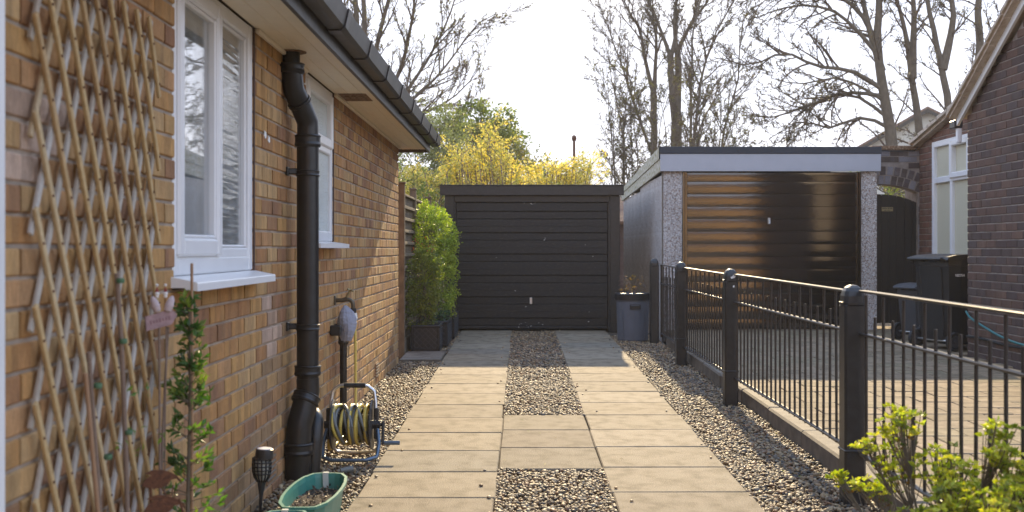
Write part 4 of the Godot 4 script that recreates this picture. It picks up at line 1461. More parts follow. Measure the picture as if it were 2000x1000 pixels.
func grow(mb: MB, pts: Array, dirs: Array, rads: Array, len: float, lv: int, r: RandomNumberGenerator, o: Dictionary, tips: Array, from := 0.22) -> void:
	if lv <= 0:
		tips.append([pts[-1], dirs[-1]])
		if r.randf() < 0.5:
			tips.append([pts[-2], dirs[-2]])
		return
	var kids: int = o.kids[lv - 1]
	var n := pts.size() - 1
	for k in kids:
		var t := lerpf(from, 1.0, (k + r.randf()) / kids)
		var f := t * n
		var i := mini(int(f), n - 1)
		var q: Vector3 = pts[i].lerp(pts[i + 1], f - i)
		var base: Vector3 = dirs[mini(i + 1, n)]
		var side := base.cross(rand_dir(r)).normalized()
		var ang: float = o.ang * r.randf_range(0.7, 1.25)
		var cd := base * cos(ang) + side * sin(ang)
		var cl: float = len * o.ratio * r.randf_range(0.6, 1.15) * (1.0 - 0.35 * t)
		var cr: float = minf(rads[i] * 0.7, 0.019 * cl + 0.007)
		limb(mb, q, cd, cl, cr, lv - 1, r, o, tips)


# stems: list of polylines [[Vector3...], r0, r1]
func bare_tree(called: String, label: String, stems: Array, seed_: int, o: Dictionary, group: String, buds: Array) -> Node3D:
	var r := RandomNumberGenerator.new()
	r.seed = seed_
	var base: Vector3 = stems[0][0][0]
	var t := thing(called, label, "tree", base, 0.0, group)
	var trunk := MB.new()
	var crown := MB.new()
	var tips := []
	for s in stems:
		var pts := []
		var src: Array = s[0]
		# smooth polyline with a little knobbliness
		var cv := Curve3D.new()
		for i in src.size():
			var tan := Vector3.ZERO
			if i > 0 and i < src.size() - 1:
				tan = (src[i + 1] - src[i - 1]) * 0.18
			cv.add_point(src[i], -tan, tan)
		var n := maxi(6, int(cv.get_baked_length() / 0.45))
		var dirs := []
		var rads := []
		for i in n + 1:
			var f := i / float(n)
			pts.append(cv.sample_baked(f * cv.get_baked_length()) + rand_dir(r) * 0.03 * f)
			rads.append(lerpf(s[1], s[2], pow(f, 0.8)))
		for i in n + 1:
			dirs.append((pts[mini(i + 1, n)] - pts[maxi(i - 1, 0)]).normalized())
		trunk.tube(pts, rads, 10 if s[1] > 0.1 else 7, false)
		var kids: int = s[3] if s.size() > 3 else 9
		var oo := o.duplicate()
		oo.kids = o.kids.duplicate()
		oo.kids.append(kids)
		grow(crown, pts, dirs, rads, minf(cv.get_baked_length(), o.lmax), oo.kids.size(), r, oo, tips, o.get("from", 0.3))
	wpart(t, "trunk", trunk, M.bark)
	wpart(t, "crown", crown, M.twig)
	if buds:
		var xf := []
		var cols := []
		for tp in tips:
			if r.randf() < o.get("buds", 0.6):
				for k in 2:
					xf.append(leaf_at(tp[0] - t.position + rand_dir(r) * 0.03, tp[1] + rand_dir(r) * 0.7, o.get("bud_size", 0.05) * r.randf_range(0.6, 1.2), r))
					cols.append(pick(buds, r))
		leaf_cloud(t, "buds", xf, cols, M.leaf)
	return t


# a leafy crown: lobes [centre, radii, leaves], branches to each lobe
func leafy(called: String, label: String, category: String, base: Vector3, lobes: Array, pal: Array, size: float, seed_: int, group := "", material: Material = null, trunk_r := 0.06, shell := 0.45) -> Node3D:
	var r := RandomNumberGenerator.new()
	r.seed = seed_
	var t := thing(called, label, category, base, 0.0, group)
	var tr := MB.new()
	var xf := []
	var cols := []
	for l in lobes:
		var c: Vector3 = l[0]
		var rr: Vector3 = l[1]
		var foot := base + Vector3(r.randf_range(-1, 1) * trunk_r * 2.0, 0, r.randf_range(-1, 1) * trunk_r * 2.0)
		var mid := foot.lerp(c, 0.5) + rand_dir(r) * 0.08
		tr.tube([foot - base, mid - base, c - base], [trunk_r, trunk_r * 0.7, trunk_r * 0.35], 6, false)
		var clumps := int(l[2] / 22.0)
		var nz := FastNoiseLite.new()
		nz.seed = seed_ + xf.size()
		nz.frequency = 1.3 / maxf(rr.x, 0.05)
		for k in clumps:
			var dir := rand_dir(r)
			var rad := lerpf(shell, 1.0, sqrt(r.randf())) * (1.0 + 0.35 * nz.get_noise_3dv(dir * rr.x))
			var p := c + dir * rr * rad
			var g0 := pick(pal, r, 0.18)
			if r.randf() < 0.35:
				tr.tube([c.lerp(p, 0.2) - base, p - base], [trunk_r * 0.16, trunk_r * 0.06], 3, false)
			var spread := size * 1.9
			for q in 22:
				var pp := p + rand_dir(r) * spread * sqrt(r.randf())
				xf.append(leaf_at(pp - base, dir * 0.6 + rand_dir(r) + Vector3.UP * 0.25, size * r.randf_range(0.6, 1.25), r))
				var qv := r.randf_range(0.78, 1.22)
				cols.append(Color(g0.r * qv, g0.g * qv, g0.b * qv))
	part(t, "branches", tr.mesh(), M.bark)
	leaf_cloud(t, "foliage", xf, cols, material if material else M.leaf)
	return t


# point at picture-independent world place: x metres right, y height, d distance
func w(x: float, y: float, d: float) -> Vector3:
	return Vector3(x, y, -d)


func far_things() -> void:
	var budc := [Color(0.10, 0.07, 0.045), Color(0.16, 0.13, 0.06), Color(0.14, 0.085, 0.06)]
	# broad multi-stemmed tree behind the two garages
	var d := 38.0
	bare_tree("bare_tree", "bare upright tree with two straight trunks behind the white garage fascia", [
		[[w(5.0, 0.30, d), w(5.0, 3.00, d), w(5.02, 5.40, d), w(4.95, 6.20, d)], 0.24, 0.17, 4],
		[[w(4.95, 5.80, d), w(4.86, 6.90, d), w(4.85, 7.60, d)], 0.13, 0.10, 3],
		[[w(4.85, 7.40, d), w(4.6, 8.10, d), w(4.4, 8.60, d), w(4.15, 9.12, d), w(4.0, 10.04, d)], 0.08, 0.02, 16],
		[[w(4.85, 7.40, d), w(5.05, 8.40, d), w(5.0, 9.20, d), w(5.2, 10.18, d)], 0.085, 0.02, 16],
		[[w(5.05, 5.60, d), w(5.1, 7.00, d), w(5.05, 7.80, d)], 0.13, 0.10, 3],
		[[w(5.05, 7.60, d), w(4.95, 8.78, d), w(5.1, 9.34, d), w(4.9, 10.32, d)], 0.085, 0.02, 16],
		[[w(5.06, 7.60, d), w(5.5, 8.50, d), w(5.75, 8.84, d), w(6.1, 9.34, d), w(6.3, 10.13, d)], 0.08, 0.02, 16],
		[[w(4.4, 0.30, d + 1), w(4.42, 4.00, d + 1), w(4.42, 6.50, d + 1)], 0.14, 0.11, 5],
		[[w(4.42, 6.30, d + 1), w(4.1, 7.60, d + 1), w(3.9, 8.60, d + 1), w(3.5, 9.20, d + 1), w(3.4, 9.90, d + 1)], 0.09, 0.02, 18],
		[[w(4.42, 6.30, d + 1), w(4.48, 8.40, d + 1), w(4.2, 9.06, d + 1), w(4.3, 10.04, d + 1)], 0.09, 0.02, 18],
		[[w(5.3, 0.30, d - 1), w(5.35, 4.00, d - 1), w(5.4, 7.60, d - 1), w(5.7, 9.20, d - 1), w(5.9, 9.90, d - 1)], 0.085, 0.02, 26],
		[[w(5.5, 3.80, d), w(5.75, 6.00, d), w(6.0, 7.40, d), w(6.6, 8.78, d), w(7.0, 9.48, d)], 0.07, 0.018, 22],
		[[w(4.4, 3.90, d), w(3.9, 5.20, d), w(3.3, 7.00, d), w(2.8, 8.40, d), w(2.5, 9.20, d)], 0.06, 0.015, 22],
		[[w(3.4, 0.40, d), w(3.3, 4.50, d), w(3.0, 6.40, d), w(2.7, 8.00, d)], 0.055, 0.012, 20],
		[[w(6.2, 0.40, d), w(6.5, 4.50, d), w(7.0, 6.60, d), w(7.2, 8.60, d), w(7.8, 9.18, d)], 0.065, 0.015, 24],
		[[w(5.8, 0.40, d + 1), w(5.9, 4.20, d + 1), w(6.1, 5.60, d + 1), w(7.4, 7.40, d + 1)], 0.06, 0.015, 18],
	], 11, {"kids": [6, 7], "ang": 0.62, "rmin": 0.0068, "ratio": 0.36, "wob": 0.13, "up": 0.07, "lmax": 5.0, "from": 0.2, "buds": 0.5, "bud_size": 0.06}, "bare trees behind the garages", budc)
	# spreading tree on the right
	d = 33.0
	bare_tree("bare_tree", "bare spreading tree with long drooping limbs beside the cream house", [
		[[w(10.5, 0.40, d), w(10.45, 3.80, d), w(10.2, 5.60, d), w(10.05, 7.00, d), w(10.1, 8.57, d), w(10.0, 9.69, d)], 0.25, 0.07, 16],
		[[w(10.15, 6.20, d), w(9.8, 7.40, d), w(9.55, 8.46, d), w(9.2, 9.13, d), w(8.8, 9.69, d)], 0.12, 0.03, 18],
		[[w(11.3, 0.40, d), w(11.2, 4.40, d), w(11.0, 6.00, d), w(10.85, 7.20, d), w(10.5, 8.40, d), w(10.3, 8.85, d)], 0.2, 0.04, 14],
		[[w(11.0, 6.00, d), w(11.05, 8.00, d), w(10.95, 8.85, d), w(11.2, 9.69, d)], 0.13, 0.03, 16],
		[[w(11.85, 0.40, d - 1), w(11.7, 4.40, d - 1), w(11.5, 6.10, d - 1), w(11.15, 7.60, d - 1), w(10.95, 8.74, d - 1), w(10.7, 9.41, d - 1)], 0.19, 0.04, 16],
		[[w(11.5, 6.10, d - 1), w(11.75, 7.20, d - 1), w(11.75, 8.10, d - 1), w(11.3, 8.74, d - 1), w(11.2, 9.41, d - 1)], 0.13, 0.03, 14],
		[[w(12.5, 0.40, d), w(12.7, 5.00, d), w(12.9, 6.60, d), w(12.85, 8.20, d), w(13.1, 8.99, d), w(13.2, 9.69, d)], 0.27, 0.06, 18],
		[[w(12.9, 6.40, d), w(13.6, 7.80, d), w(13.9, 8.57, d), w(14.2, 9.41, d)], 0.15, 0.03, 18],
		[[w(12.8, 5.60, d), w(13.9, 6.80, d), w(14.6, 8.40, d), w(15.0, 8.99, d)], 0.1, 0.02, 20],
		[[w(10.1, 6.60, d), w(9.2, 7.60, d), w(8.5, 8.00, d), w(7.6, 8.05, d), w(6.6, 7.70, d)], 0.075, 0.015, 20],
		[[w(9.85, 7.30, d), w(9.4, 8.00, d), w(8.4, 8.57, d), w(7.4, 8.60, d), w(6.4, 8.51, d), w(5.6, 8.40, d)], 0.075, 0.015, 20],
		[[w(9.6, 8.30, d), w(9.0, 8.57, d), w(8.0, 8.74, d), w(7.0, 8.76, d)], 0.06, 0.015, 18],
		[[w(10.15, 5.70, d), w(9.3, 6.20, d), w(8.3, 6.35, d), w(7.4, 6.70, d), w(6.4, 6.40, d), w(5.4, 6.60, d)], 0.075, 0.014, 22],
		[[w(10.2, 5.50, d), w(9.2, 5.60, d), w(8.2, 5.30, d), w(7.0, 4.90, d), w(6.2, 5.00, d)], 0.065, 0.012, 22],
		[[w(10.3, 4.90, d), w(9.4, 5.50, d), w(8.4, 5.40, d), w(7.4, 4.60, d)], 0.06, 0.012, 20],
		[[w(10.35, 4.60, d), w(9.6, 4.90, d), w(8.6, 4.60, d), w(7.9, 4.80, d), w(7.0, 4.30, d)], 0.06, 0.012, 20],
		[[w(10.15, 5.40, d), w(9.0, 6.00, d), w(8.0, 5.85, d), w(7.0, 6.00, d)], 0.05, 0.012, 18],
	], 23, {"kids": [6, 7], "ang": 0.75, "rmin": 0.0075, "ratio": 0.34, "wob": 0.2, "up": 0.02, "lmax": 4.6, "from": 0.2, "buds": 0.45, "bud_size": 0.055}, "bare trees behind the garages", budc)
	# tree over the bungalow's eaves
	d = 30.0
	bare_tree("bare_tree", "slender bare tree with opening buds rising behind the black gutter", [
		[[w(-4.2, 0.3, d), w(-4.1, 4.0, d), w(-4.2, 6.5, d), w(-4.35, 9.5, d), w(-4.5, 12.0, d)], 0.14, 0.03, 20],
		[[w(-4.1, 4.5, d), w(-4.0, 6.4, d), w(-4.05, 8.4, d), w(-3.9, 11.0, d)], 0.11, 0.02, 18],
		[[w(-4.0, 5.0, d), w(-3.6, 6.8, d), w(-3.2, 8.4, d), w(-2.9, 10.5, d)], 0.085, 0.015, 18],
		[[w(-3.9, 4.2, d), w(-3.1, 5.8, d), w(-2.75, 7.4, d), w(-2.5, 9.0, d)], 0.08, 0.015, 18],
		[[w(-3.8, 4.0, d), w(-2.9, 5.3, d), w(-2.1, 6.6, d), w(-1.5, 8.2, d)], 0.07, 0.012, 20],
		[[w(-3.7, 3.8, d), w(-2.9, 4.9, d), w(-2.0, 5.8, d), w(-1.2, 6.9, d), w(-0.7, 7.2, d)], 0.06, 0.01, 20],
		[[w(-3.6, 3.6, d), w(-2.7, 4.6, d), w(-1.8, 5.0, d), w(-1.0, 5.9, d)], 0.05, 0.01, 18],
		[[w(-3.3, 3.4, d), w(-2.5, 4.2, d), w(-1.7, 4.5, d), w(-1.1, 5.0, d)], 0.04, 0.01, 16],
		[[w(-4.4, 4.0, d + 1), w(-4.9, 6.0, d + 1), w(-4.8, 8.0, d + 1), w(-5.2, 11.0, d + 1)], 0.08, 0.015, 16],
	], 37, {"kids": [5, 7], "ang": 0.6, "rmin": 0.0065, "ratio": 0.36, "wob": 0.12, "up": 0.06, "lmax": 3.6, "from": 0.15, "buds": 0.8, "bud_size": 0.05}, "bare trees behind the garages", [Color(0.22, 0.15, 0.09), Color(0.25, 0.24, 0.10), Color(0.20, 0.12, 0.09)])
	# brushy thicket between the garages
	d = 29.0
	var th := []
	var r := RandomNumberGenerator.new()
	r.seed = 5
	for i in 19:
		var x := r.randf_range(1.4, 5.2)
		var y := r.randf_range(2.6, 4.6)
		th.append([[w(2.9 + (x - 2.9) * 0.35, 0.3, d), w(x * 0.8 + 0.6, y * 0.5, d + r.randf_range(-0.6, 0.6)), w(x, y, d + r.randf_range(-1, 1)), w(x + r.randf_range(-0.5, 0.5), y + 1.3, d)], 0.03, 0.007, 16])
	bare_tree("bare_thicket", "twiggy brown thicket behind the gap between the garages", th, 51, {"kids": [5, 6], "ang": 0.75, "rmin": 0.0055, "ratio": 0.40, "wob": 0.16, "up": 0.03, "lmax": 2.6, "from": 0.15, "buds": 0.6, "bud_size": 0.05}, "", [Color(0.13, 0.09, 0.055), Color(0.2, 0.17, 0.07)])
	# evergreen masses
	leafy("evergreen_shrub", "tall dark evergreen rising behind the yellow blossom", "shrub", w(-1.2, 0.2, 27.5), [
		[w(-0.95, 4.05, 27.5), Vector3(0.8, 0.6, 0.7), 2600], [w(-0.45, 3.5, 27.5), Vector3(0.6, 0.7, 0.7), 1900], [w(-1.3, 3.4, 27.5), Vector3(0.7, 0.8, 0.7), 2200]],
		[Color(0.18, 0.20, 0.05), Color(0.24, 0.25, 0.07), Color(0.32, 0.30, 0.09), Color(0.11, 0.13, 0.04)], 0.10, 61)
	leafy("olive_shrub", "broad olive-yellow shrub mass around the evergreen", "shrub", w(-0.6, 0.2, 26.5), [
		[w(-0.2, 3.0, 26.5), Vector3(0.9, 0.9, 0.8), 3000], [w(0.4, 2.45, 26.5), Vector3(0.9, 0.8, 0.8), 2600], [w(-1.0, 3.2, 26.3), Vector3(0.9, 0.9, 0.8), 3200], [w(1.0, 2.0, 26.6), Vector3(0.8, 0.7, 0.6), 1800], [w(-1.7, 2.2, 26.2), Vector3(0.9, 1.0, 0.8), 2300]],
		[Color(0.27, 0.25, 0.085), Color(0.34, 0.29, 0.11), Color(0.20, 0.19, 0.06), Color(0.30, 0.22, 0.10)], 0.075, 63, "", null, 0.05, 0.3)
	leafy("silvery_shrub", "loose silvery-green shrub behind the timber fence", "shrub", w(-2.4, 0.2, 25.0), [
		[w(-2.3, 3.0, 25.0), Vector3(0.95, 1.3, 0.9), 4400], [w(-1.7, 3.6, 25.0), Vector3(0.7, 0.75, 0.7), 2600], [w(-2.6, 1.9, 24.6), Vector3(1.0, 1.0, 0.8), 2600], [w(-1.6, 2.6, 24.8), Vector3(0.75, 0.8, 0.8), 2400]],
		[Color(0.30, 0.29, 0.15), Color(0.40, 0.37, 0.23), Color(0.23, 0.23, 0.10), Color(0.46, 0.41, 0.28)], 0.07, 67, "", null, 0.05, 0.25)
	leafy("brown_hedge", "brownish hedge below the evergreen behind the black garage", "hedge", w(1.0, 0.2, 26.0), [
		[w(0.6, 1.9, 26.0), Vector3(0.9, 0.9, 0.6), 1000], [w(1.3, 1.5, 26.0), Vector3(0.8, 0.8, 0.6), 800], [w(2.6, 1.6, 30.0), Vector3(1.6, 1.2, 0.6), 1500], [w(-0.6, 1.7, 25.5), Vector3(1.2, 0.9, 0.5), 1000]],
		[Color(0.13, 0.105, 0.05), Color(0.10, 0.095, 0.045), Color(0.16, 0.12, 0.06)], 0.085, 71)
	# yellow forsythia: arching canes set with flowers
	var fs := thing("forsythia", "yellow flowering forsythia spilling over behind the black garage roof", "shrub", w(0.0, 0.2, 22.0))
	var fr := RandomNumberGenerator.new()
	fr.seed = 81
	var cane := MB.new()
	var xf := []
	var cols := []
	var ypal := [Color(0.82, 0.71, 0.15), Color(0.87, 0.79, 0.28), Color(0.74, 0.64, 0.13), Color(0.52, 0.54, 0.14), Color(0.40, 0.44, 0.13), Color(0.88, 0.83, 0.42)]
	for i in 230:
		var u := fr.randf()
		var x0 := lerpf(-2.3, 1.35, u)
		var top := 2.72 + fr.randf_range(-0.3, 0.3)
		if x0 > -1.3 and x0 < -0.2:
			top += fr.randf_range(0.0, 0.6)
		if absf(x0 + 0.65) < 0.16:
			top += 0.35
		if x0 > 0.95:
			top += 0.2
		if x0 < -1.4:
			top -= 0.05
		var dd := 22.0 + fr.randf_range(-0.7, 0.7)
		var p := [w(x0 * 0.7, 0.25, dd), w(x0 * 0.9, top * 0.6, dd), w(x0 + fr.randf_range(-0.1, 0.1), top * 0.9, dd), w(x0 + fr.randf_range(-0.45, 0.45), top - fr.randf_range(0.0, 0.2), dd + fr.randf_range(-0.2, 0.2))]
		for k in p.size():
			p[k] -= fs.position
		cane.tube(p, [0.014, 0.011, 0.008, 0.004], 4, false)
		for k in 40:
			var t := fr.randf_range(0.9, 3.0)
			var ii := mini(int(t), 2)
			var q: Vector3 = p[ii].lerp(p[ii + 1], t - ii)
			var c := pick(ypal, fr, 0.15)
			for z in 3:
				xf.append(leaf_at(q + rand_dir(fr) * 0.06, rand_dir(fr), 0.05 * fr.randf_range(0.7, 1.3), fr))
				cols.append(c)
	part(fs, "canes", cane.mesh(), M.stem)
	leaf_cloud(fs, "blossom", xf, cols, M.petal)
	leafy("bright_shrub", "bright yellow-green shrub seen over the garden gate", "shrub", w(6.6, 0.2, 20.0), [[w(6.3, 2.1, 20.0), Vector3(0.8, 0.7, 0.5), 2600], [w(7.2, 1.9, 20.4), Vector3(0.8, 0.7, 0.5), 2200]], [Color(0.30, 0.32, 0.07), Color(0.40, 0.34, 0.10), Color(0.26, 0.18, 0.07)], 0.06, 85)
	leafy("fence_shrub", "yellow-green shrub behind the fence beside the bungalow's eaves", "shrub", w(-2.3, 0.2, 20.5), [[w(-2.1, 1.9, 20.5), Vector3(0.7, 0.8, 0.5), 900], [w(-1.5, 1.75, 20.2), Vector3(0.5, 0.6, 0.5), 600]], [Color(0.22, 0.25, 0.05), Color(0.30, 0.27, 0.06), Color(0.13, 0.16, 0.04)], 0.06, 89)
	# vent pole
	var vp := thing("vent_pole", "thin dark pole with knob top standing among the yellow blossom", "pole", w(1.15, 0.2, 25.5))
	var m := MB.new()
	m.tube([Vector3.ZERO, Vector3(0, 3.35, 0)], [0.036, 0.03], 8)
	part(vp, "shaft", m.mesh(), M.rusty)
	m = MB.new()
	m.lathe([Vector2(0.0, 3.49), Vector2(0.045, 3.46), Vector2(0.055, 3.41), Vector2(0.045, 3.36), Vector2(0.0, 3.345)], 10)
	part(vp, "cap", m.mesh(), M.rusty)
	# cream gabled house beyond the trees
	var ch := thing("cream_house", "cream rendered house with brown tiled gable roof beyond the bare trees", "house", w(21.5, 0.4, 62.0), -0.35)
	m = MB.new()
	m.prism([Vector2(-5.0, 0.0), Vector2(5.0, 0.0), Vector2(5.0, 5.3), Vector2(0.0, 8.1), Vector2(-5.0, 5.3)], -8.0, 0.0)
	part(ch, "wall", m.mesh(), M.cream_render)
	for s in [-1.0, 1.0]:
		m = MB.new()
		m.prism([Vector2(s * 5.6, 4.98), Vector2(0.0, 8.12), Vector2(0.0, 8.30), Vector2(s * 5.6, 5.14)], -8.5, 0.35)
		part(ch, "roof", m.mesh(), M.roof_tile)
		m = MB.new()
		m.prism([Vector2(s * 5.62, 4.82), Vector2(0.0, 7.96), Vector2(0.0, 8.16), Vector2(s * 5.62, 5.0)], 0.3, 0.38)
		part(ch, "barge_board", m.mesh(), M.dark_ink)
	m = MB.new()
	m.box(Vector3(-1.0, 5.0, 0.0), Vector3(1.2, 1.2, 0.06), Basis(), 0.01)
	var wn := part(ch, "window", m.mesh(), M.upvc)
	m = MB.new()
	m.box(Vector3(-1.0, 5.0, 0.035), Vector3(1.04, 1.04, 0.02))
	part(wn, "pane", m.mesh(), M.patterned_glass)
	m = MB.new()
	m.tube([Vector3(-4.6, 5.3, -2.0), Vector3(-4.6, 6.1, -2.0)], [0.14], 8)
	part(ch, "flue", m.mesh(), M.silver)
	# low red roof glimpsed between the two garages
	var sh := thing("low_shed", "low red-tiled shed roof glimpsed between the two garages", "shed", w(1.75, 0.2, 22.6))
	m = MB.new()
	m.span(Vector3(-0.35, 0.0, 0.0), Vector3(0.5, 1.5, -1.4))
	part(sh, "wall", m.mesh(), M.plain_dark_brick)
	m = MB.new()
	m.prism([Vector2(0.12, 1.48), Vector2(-1.5, 2.0), Vector2(-1.5, 2.05), Vector2(0.12, 1.54)], -0.5, 0.42, Transform3D(Basis(Vector3(0, 0, 1), Vector3.UP, Vector3(-1, 0, 0)), Vector3.ZERO))
	part(sh, "roof", m.mesh(), M.roof_tile)


# unseen street side behind the camera, with an added dark hedge, mirrored in the glossy garage door
func street_behind() -> void:
	var rd := structure("road")
	var m := MB.new()
	m.quad(Vector3(-60, -0.12, 9.0), Vector3(60, -0.12, 9.0), Vector3(60, -0.12, 15.0), Vector3(-60, -0.12, 15.0), Vector3.UP)
	part(rd, "road_surface", m.mesh(), M.asphalt)
	var yd := structure("front_yard")
	m = MB.new()
	m.quad(at(4.28, 0.07, -6.0), at(12.0, 0.07, -6.0), at(12.0, 0.07, 6.95), at(4.28, 0.07, 6.95), Vector3.UP)
	part(yd, "yard_surface", m.mesh(), M.concrete)
	var hs := thing("opposite_house", "sunlit orange brick house across the street", "house", Vector3(0.0, -0.16, 21.0))
	m = MB.new()
	m.span(Vector3(-6.0, 0.0, 0.0), Vector3(9.9, 5.2, 7.0))
	part(hs, "wall", m.mesh(), M.pale_brick)
	m = MB.new()
	m.prism([Vector2(-0.4, 5.1), Vector2(3.5, 7.6), Vector2(7.4, 5.1), Vector2(7.4, 5.3), Vector2(3.5, 7.85), Vector2(-0.4, 5.3)], -10.2, 6.3, Transform3D(Basis(Vector3(0, 0, 1), Vector3.UP, Vector3(-1, 0, 0)), Vector3.ZERO))
	part(hs, "roof", m.mesh(), M.roof_tile)
	for x in [-3.5, 1.0, 4.6, 7.2]:  # rightmost pair is added to dim and break up the door reflection
		m = MB.new()
		m.box(Vector3(x, 1.6, -0.02), Vector3(1.8, 1.3, 0.08), Basis(), 0.01)
		var wn := part(hs, "window", m.mesh(), M.upvc)
		m = MB.new()
		m.box(Vector3(x, 1.6, -0.065), Vector3(1.6, 1.1, 0.02))
		part(wn, "pane", m.mesh(), M.black_plastic)
		m = MB.new()
		m.box(Vector3(x, 3.9, -0.02), Vector3(1.5, 1.15, 0.08), Basis(), 0.01)
		var wu := part(hs, "window", m.mesh(), M.upvc)
		m = MB.new()
		m.box(Vector3(x, 3.9, -0.065), Vector3(1.3, 0.95, 0.02))
		part(wu, "pane", m.mesh(), M.black_plastic)
	leafy("added_hedge", "unseen dark hedge added beside the opposite house", "hedge", Vector3(14.0, -0.16, 21.0), [[Vector3(11.8, 2.4, 21.0), Vector3(1.7, 3.0, 1.6), 1800], [Vector3(14.2, 2.6, 21.5), Vector3(2.2, 3.4, 1.8), 2200], [Vector3(17.6, 2.4, 21.5), Vector3(2.4, 3.2, 1.8), 2000], [Vector3(21.6, 2.4, 22.0), Vector3(2.6, 3.2, 1.8), 1800]], [Color(0.03, 0.045, 0.018), Color(0.025, 0.035, 0.015)], 0.3, 93)  # hedge added to give the glossy door something dark to mirror


# ---------------------------------------------------------------- between bungalow and garage
func side_fence_and_shrubs() -> void:
	var X := -1.235
	var f := thing("garden_fence", "weathered timber fence with rails behind the planters, joining bungalow and garage", "fence", at(X, 0.0, 12.1))
	for d in [12.1, 13.4, 15.6]:
		var p := MB.new()
		p.span(Vector3(X - 0.035, g(d) - 0.05, -d + 0.035), Vector3(X + 0.035, 1.885, -d - 0.035), 0.005)
		p.span(Vector3(X - 0.042, 1.886, -d + 0.042), Vector3(X + 0.042, 1.905, -d - 0.042), 0.004)
		wpart(f, "post", p, M.fence_wood)
	for k in 12:
		var y := 0.25 + 0.126 * k
		var rl := MB.new()
		rl.span(Vector3(X + 0.004, y, -12.14), Vector3(X + 0.030, y + 0.032, -13.36), 0.003)
		wpart(f, "rail", rl, M.fence_wood)
		var r2 := MB.new()
		r2.span(Vector3(X + 0.004, y, -13.44), Vector3(X + 0.030, y + 0.032, -15.56), 0.003)
		wpart(f, "rail", r2, M.fence_wood)
	var cp := MB.new()
	cp.span(Vector3(X - 0.03, 1.765, -12.14), Vector3(X + 0.03, 1.79, -15.56), 0.004)
	wpart(f, "top_rail", cp, M.fence_wood)
	var d := 12.16
	while d < 15.5:
		var b := MB.new()
		b.span(Vector3(X - 0.02, g(d) + 0.03, -d), Vector3(X - 0.002, 1.764, -d - 0.085), 0.002)
		wpart(f, "board", b, M.fence_wood)
		d += 0.105
	var gb := MB.new()
	gb.span(Vector3(X - 0.03, g(13) - 0.05, -12.14), Vector3(X + 0.03, g(13) + 0.12, -15.5), 0.004)
	wpart(f, "gravel_board", gb, M.concrete)
	# lattice planters
	var spots := [[-1.005, 12.52, "square black lattice planter in front of the shaded shrub", 0.285, 0.42], [-0.975, 13.25, "black lattice planter between the front planter and the garage", 0.32, 0.75], [-0.955, 14.25, "black lattice planter up against the black garage jamb", 0.32, 0.9]]
	for s in spots:
		var pl := thing("lattice_planter", s[2], "planter", at(s[0], 0.0, s[1]), 0.0, "black planters along the fence")
		var hw: float = s[3] * 0.5
		var hd: float = s[4] * 0.5
		var H := 0.27
		var b := MB.new()
		for q in [[-hw, -hw + 0.012, -hd, hd], [hw - 0.012, hw, -hd, hd], [-hw + 0.013, hw - 0.013, -hd, -hd + 0.012], [-hw + 0.013, hw - 0.013, hd - 0.012, hd]]:
			b.span(Vector3(q[0], 0.0, q[2]), Vector3(q[1], H - 0.016, q[3]))
		part(pl, "box", b.mesh(), M.planter_black)
		var so := MB.new()
		so.span(Vector3(-hw + 0.014, 0.02, -hd + 0.014), Vector3(hw - 0.014, H - 0.04, hd - 0.014))
		part(pl, "soil", so.mesh(), M.soil)
		var rim := MB.new()
		for e in [-1.0, 1.0]:
			rim.box(Vector3(0, H - 0.008, e * (hd - 0.003)), Vector3(hw * 2 + 0.02, 0.03, 0.026), Basis(), 0.006)
			rim.box(Vector3(e * (hw - 0.003), H - 0.009, 0), Vector3(0.026, 0.03, hd * 2 - 0.024), Basis(), 0.006)
			for e2 in [-1.0, 1.0]:
				rim.box(Vector3(e * (hw - 0.004), (H - 0.03) * 0.5, e2 * (hd - 0.004)), Vector3(0.026, H - 0.03, 0.026), Basis(), 0.006)
			rim.box(Vector3(0, 0.018, e * (hd + 0.001)), Vector3(hw * 2 - 0.03, 0.034, 0.014), Basis(), 0.004)
			rim.box(Vector3(e * (hw + 0.001), 0.018, 0), Vector3(0.014, 0.034, hd * 2 - 0.03), Basis(), 0.004)
		part(pl, "frame", rim.mesh(), M.planter_black)
		# crossed lattice on the street face and the drive face
		for face in 2:
			var lat := MB.new()
			var wdt := (hw if face == 0 else hd) - 0.014
			var y0 := 0.036
			var y1 := H - 0.026
			var k := -wdt - (y1 - y0)
			while k < wdt:
				for s2 in [-1.0, 1.0]:
					var a := Vector2(maxf(k, -wdt), y0 + maxf(0.0, -wdt - k))
					var e := Vector2(minf(k + (y1 - y0), wdt), minf(y1, y0 + wdt - k))
					if e.x - a.x > 0.01:
						if face == 0:
							lat.bar(Vector3(s2 * a.x, a.y, hd + 0.0035), Vector3(s2 * e.x, e.y, hd + 0.0035), 0.006, 0.006, Vector3.BACK)
						else:
							lat.bar(Vector3(hw + 0.0035, a.y, s2 * a.x), Vector3(hw + 0.0035, e.y, s2 * e.x), 0.006, 0.006, Vector3.RIGHT)
				k += 0.062
			part(pl, "lattice", lat.mesh(), M.dark_grey_bin)
	var gp := [Color(0.34, 0.40, 0.055), Color(0.43, 0.47, 0.065), Color(0.24, 0.31, 0.05), Color(0.53, 0.53, 0.08)]
	leafy("planter_shrub", "low olive-green shrub growing in the front lattice planter", "shrub", at(-1.0, 0.2, 12.52), [[w(-1.04, 0.85, 12.5), Vector3(0.2, 0.34, 0.2), 3300], [w(-1.07, 0.55, 12.5), Vector3(0.17, 0.2, 0.18), 1000], [w(-1.0, 1.08, 12.6), Vector3(0.15, 0.15, 0.15), 700]], [Color(0.24, 0.26, 0.055), Color(0.30, 0.30, 0.07), Color(0.16, 0.19, 0.045)], 0.031, 101, "shrubs in the lattice planters", null, 0.012, 0.7)
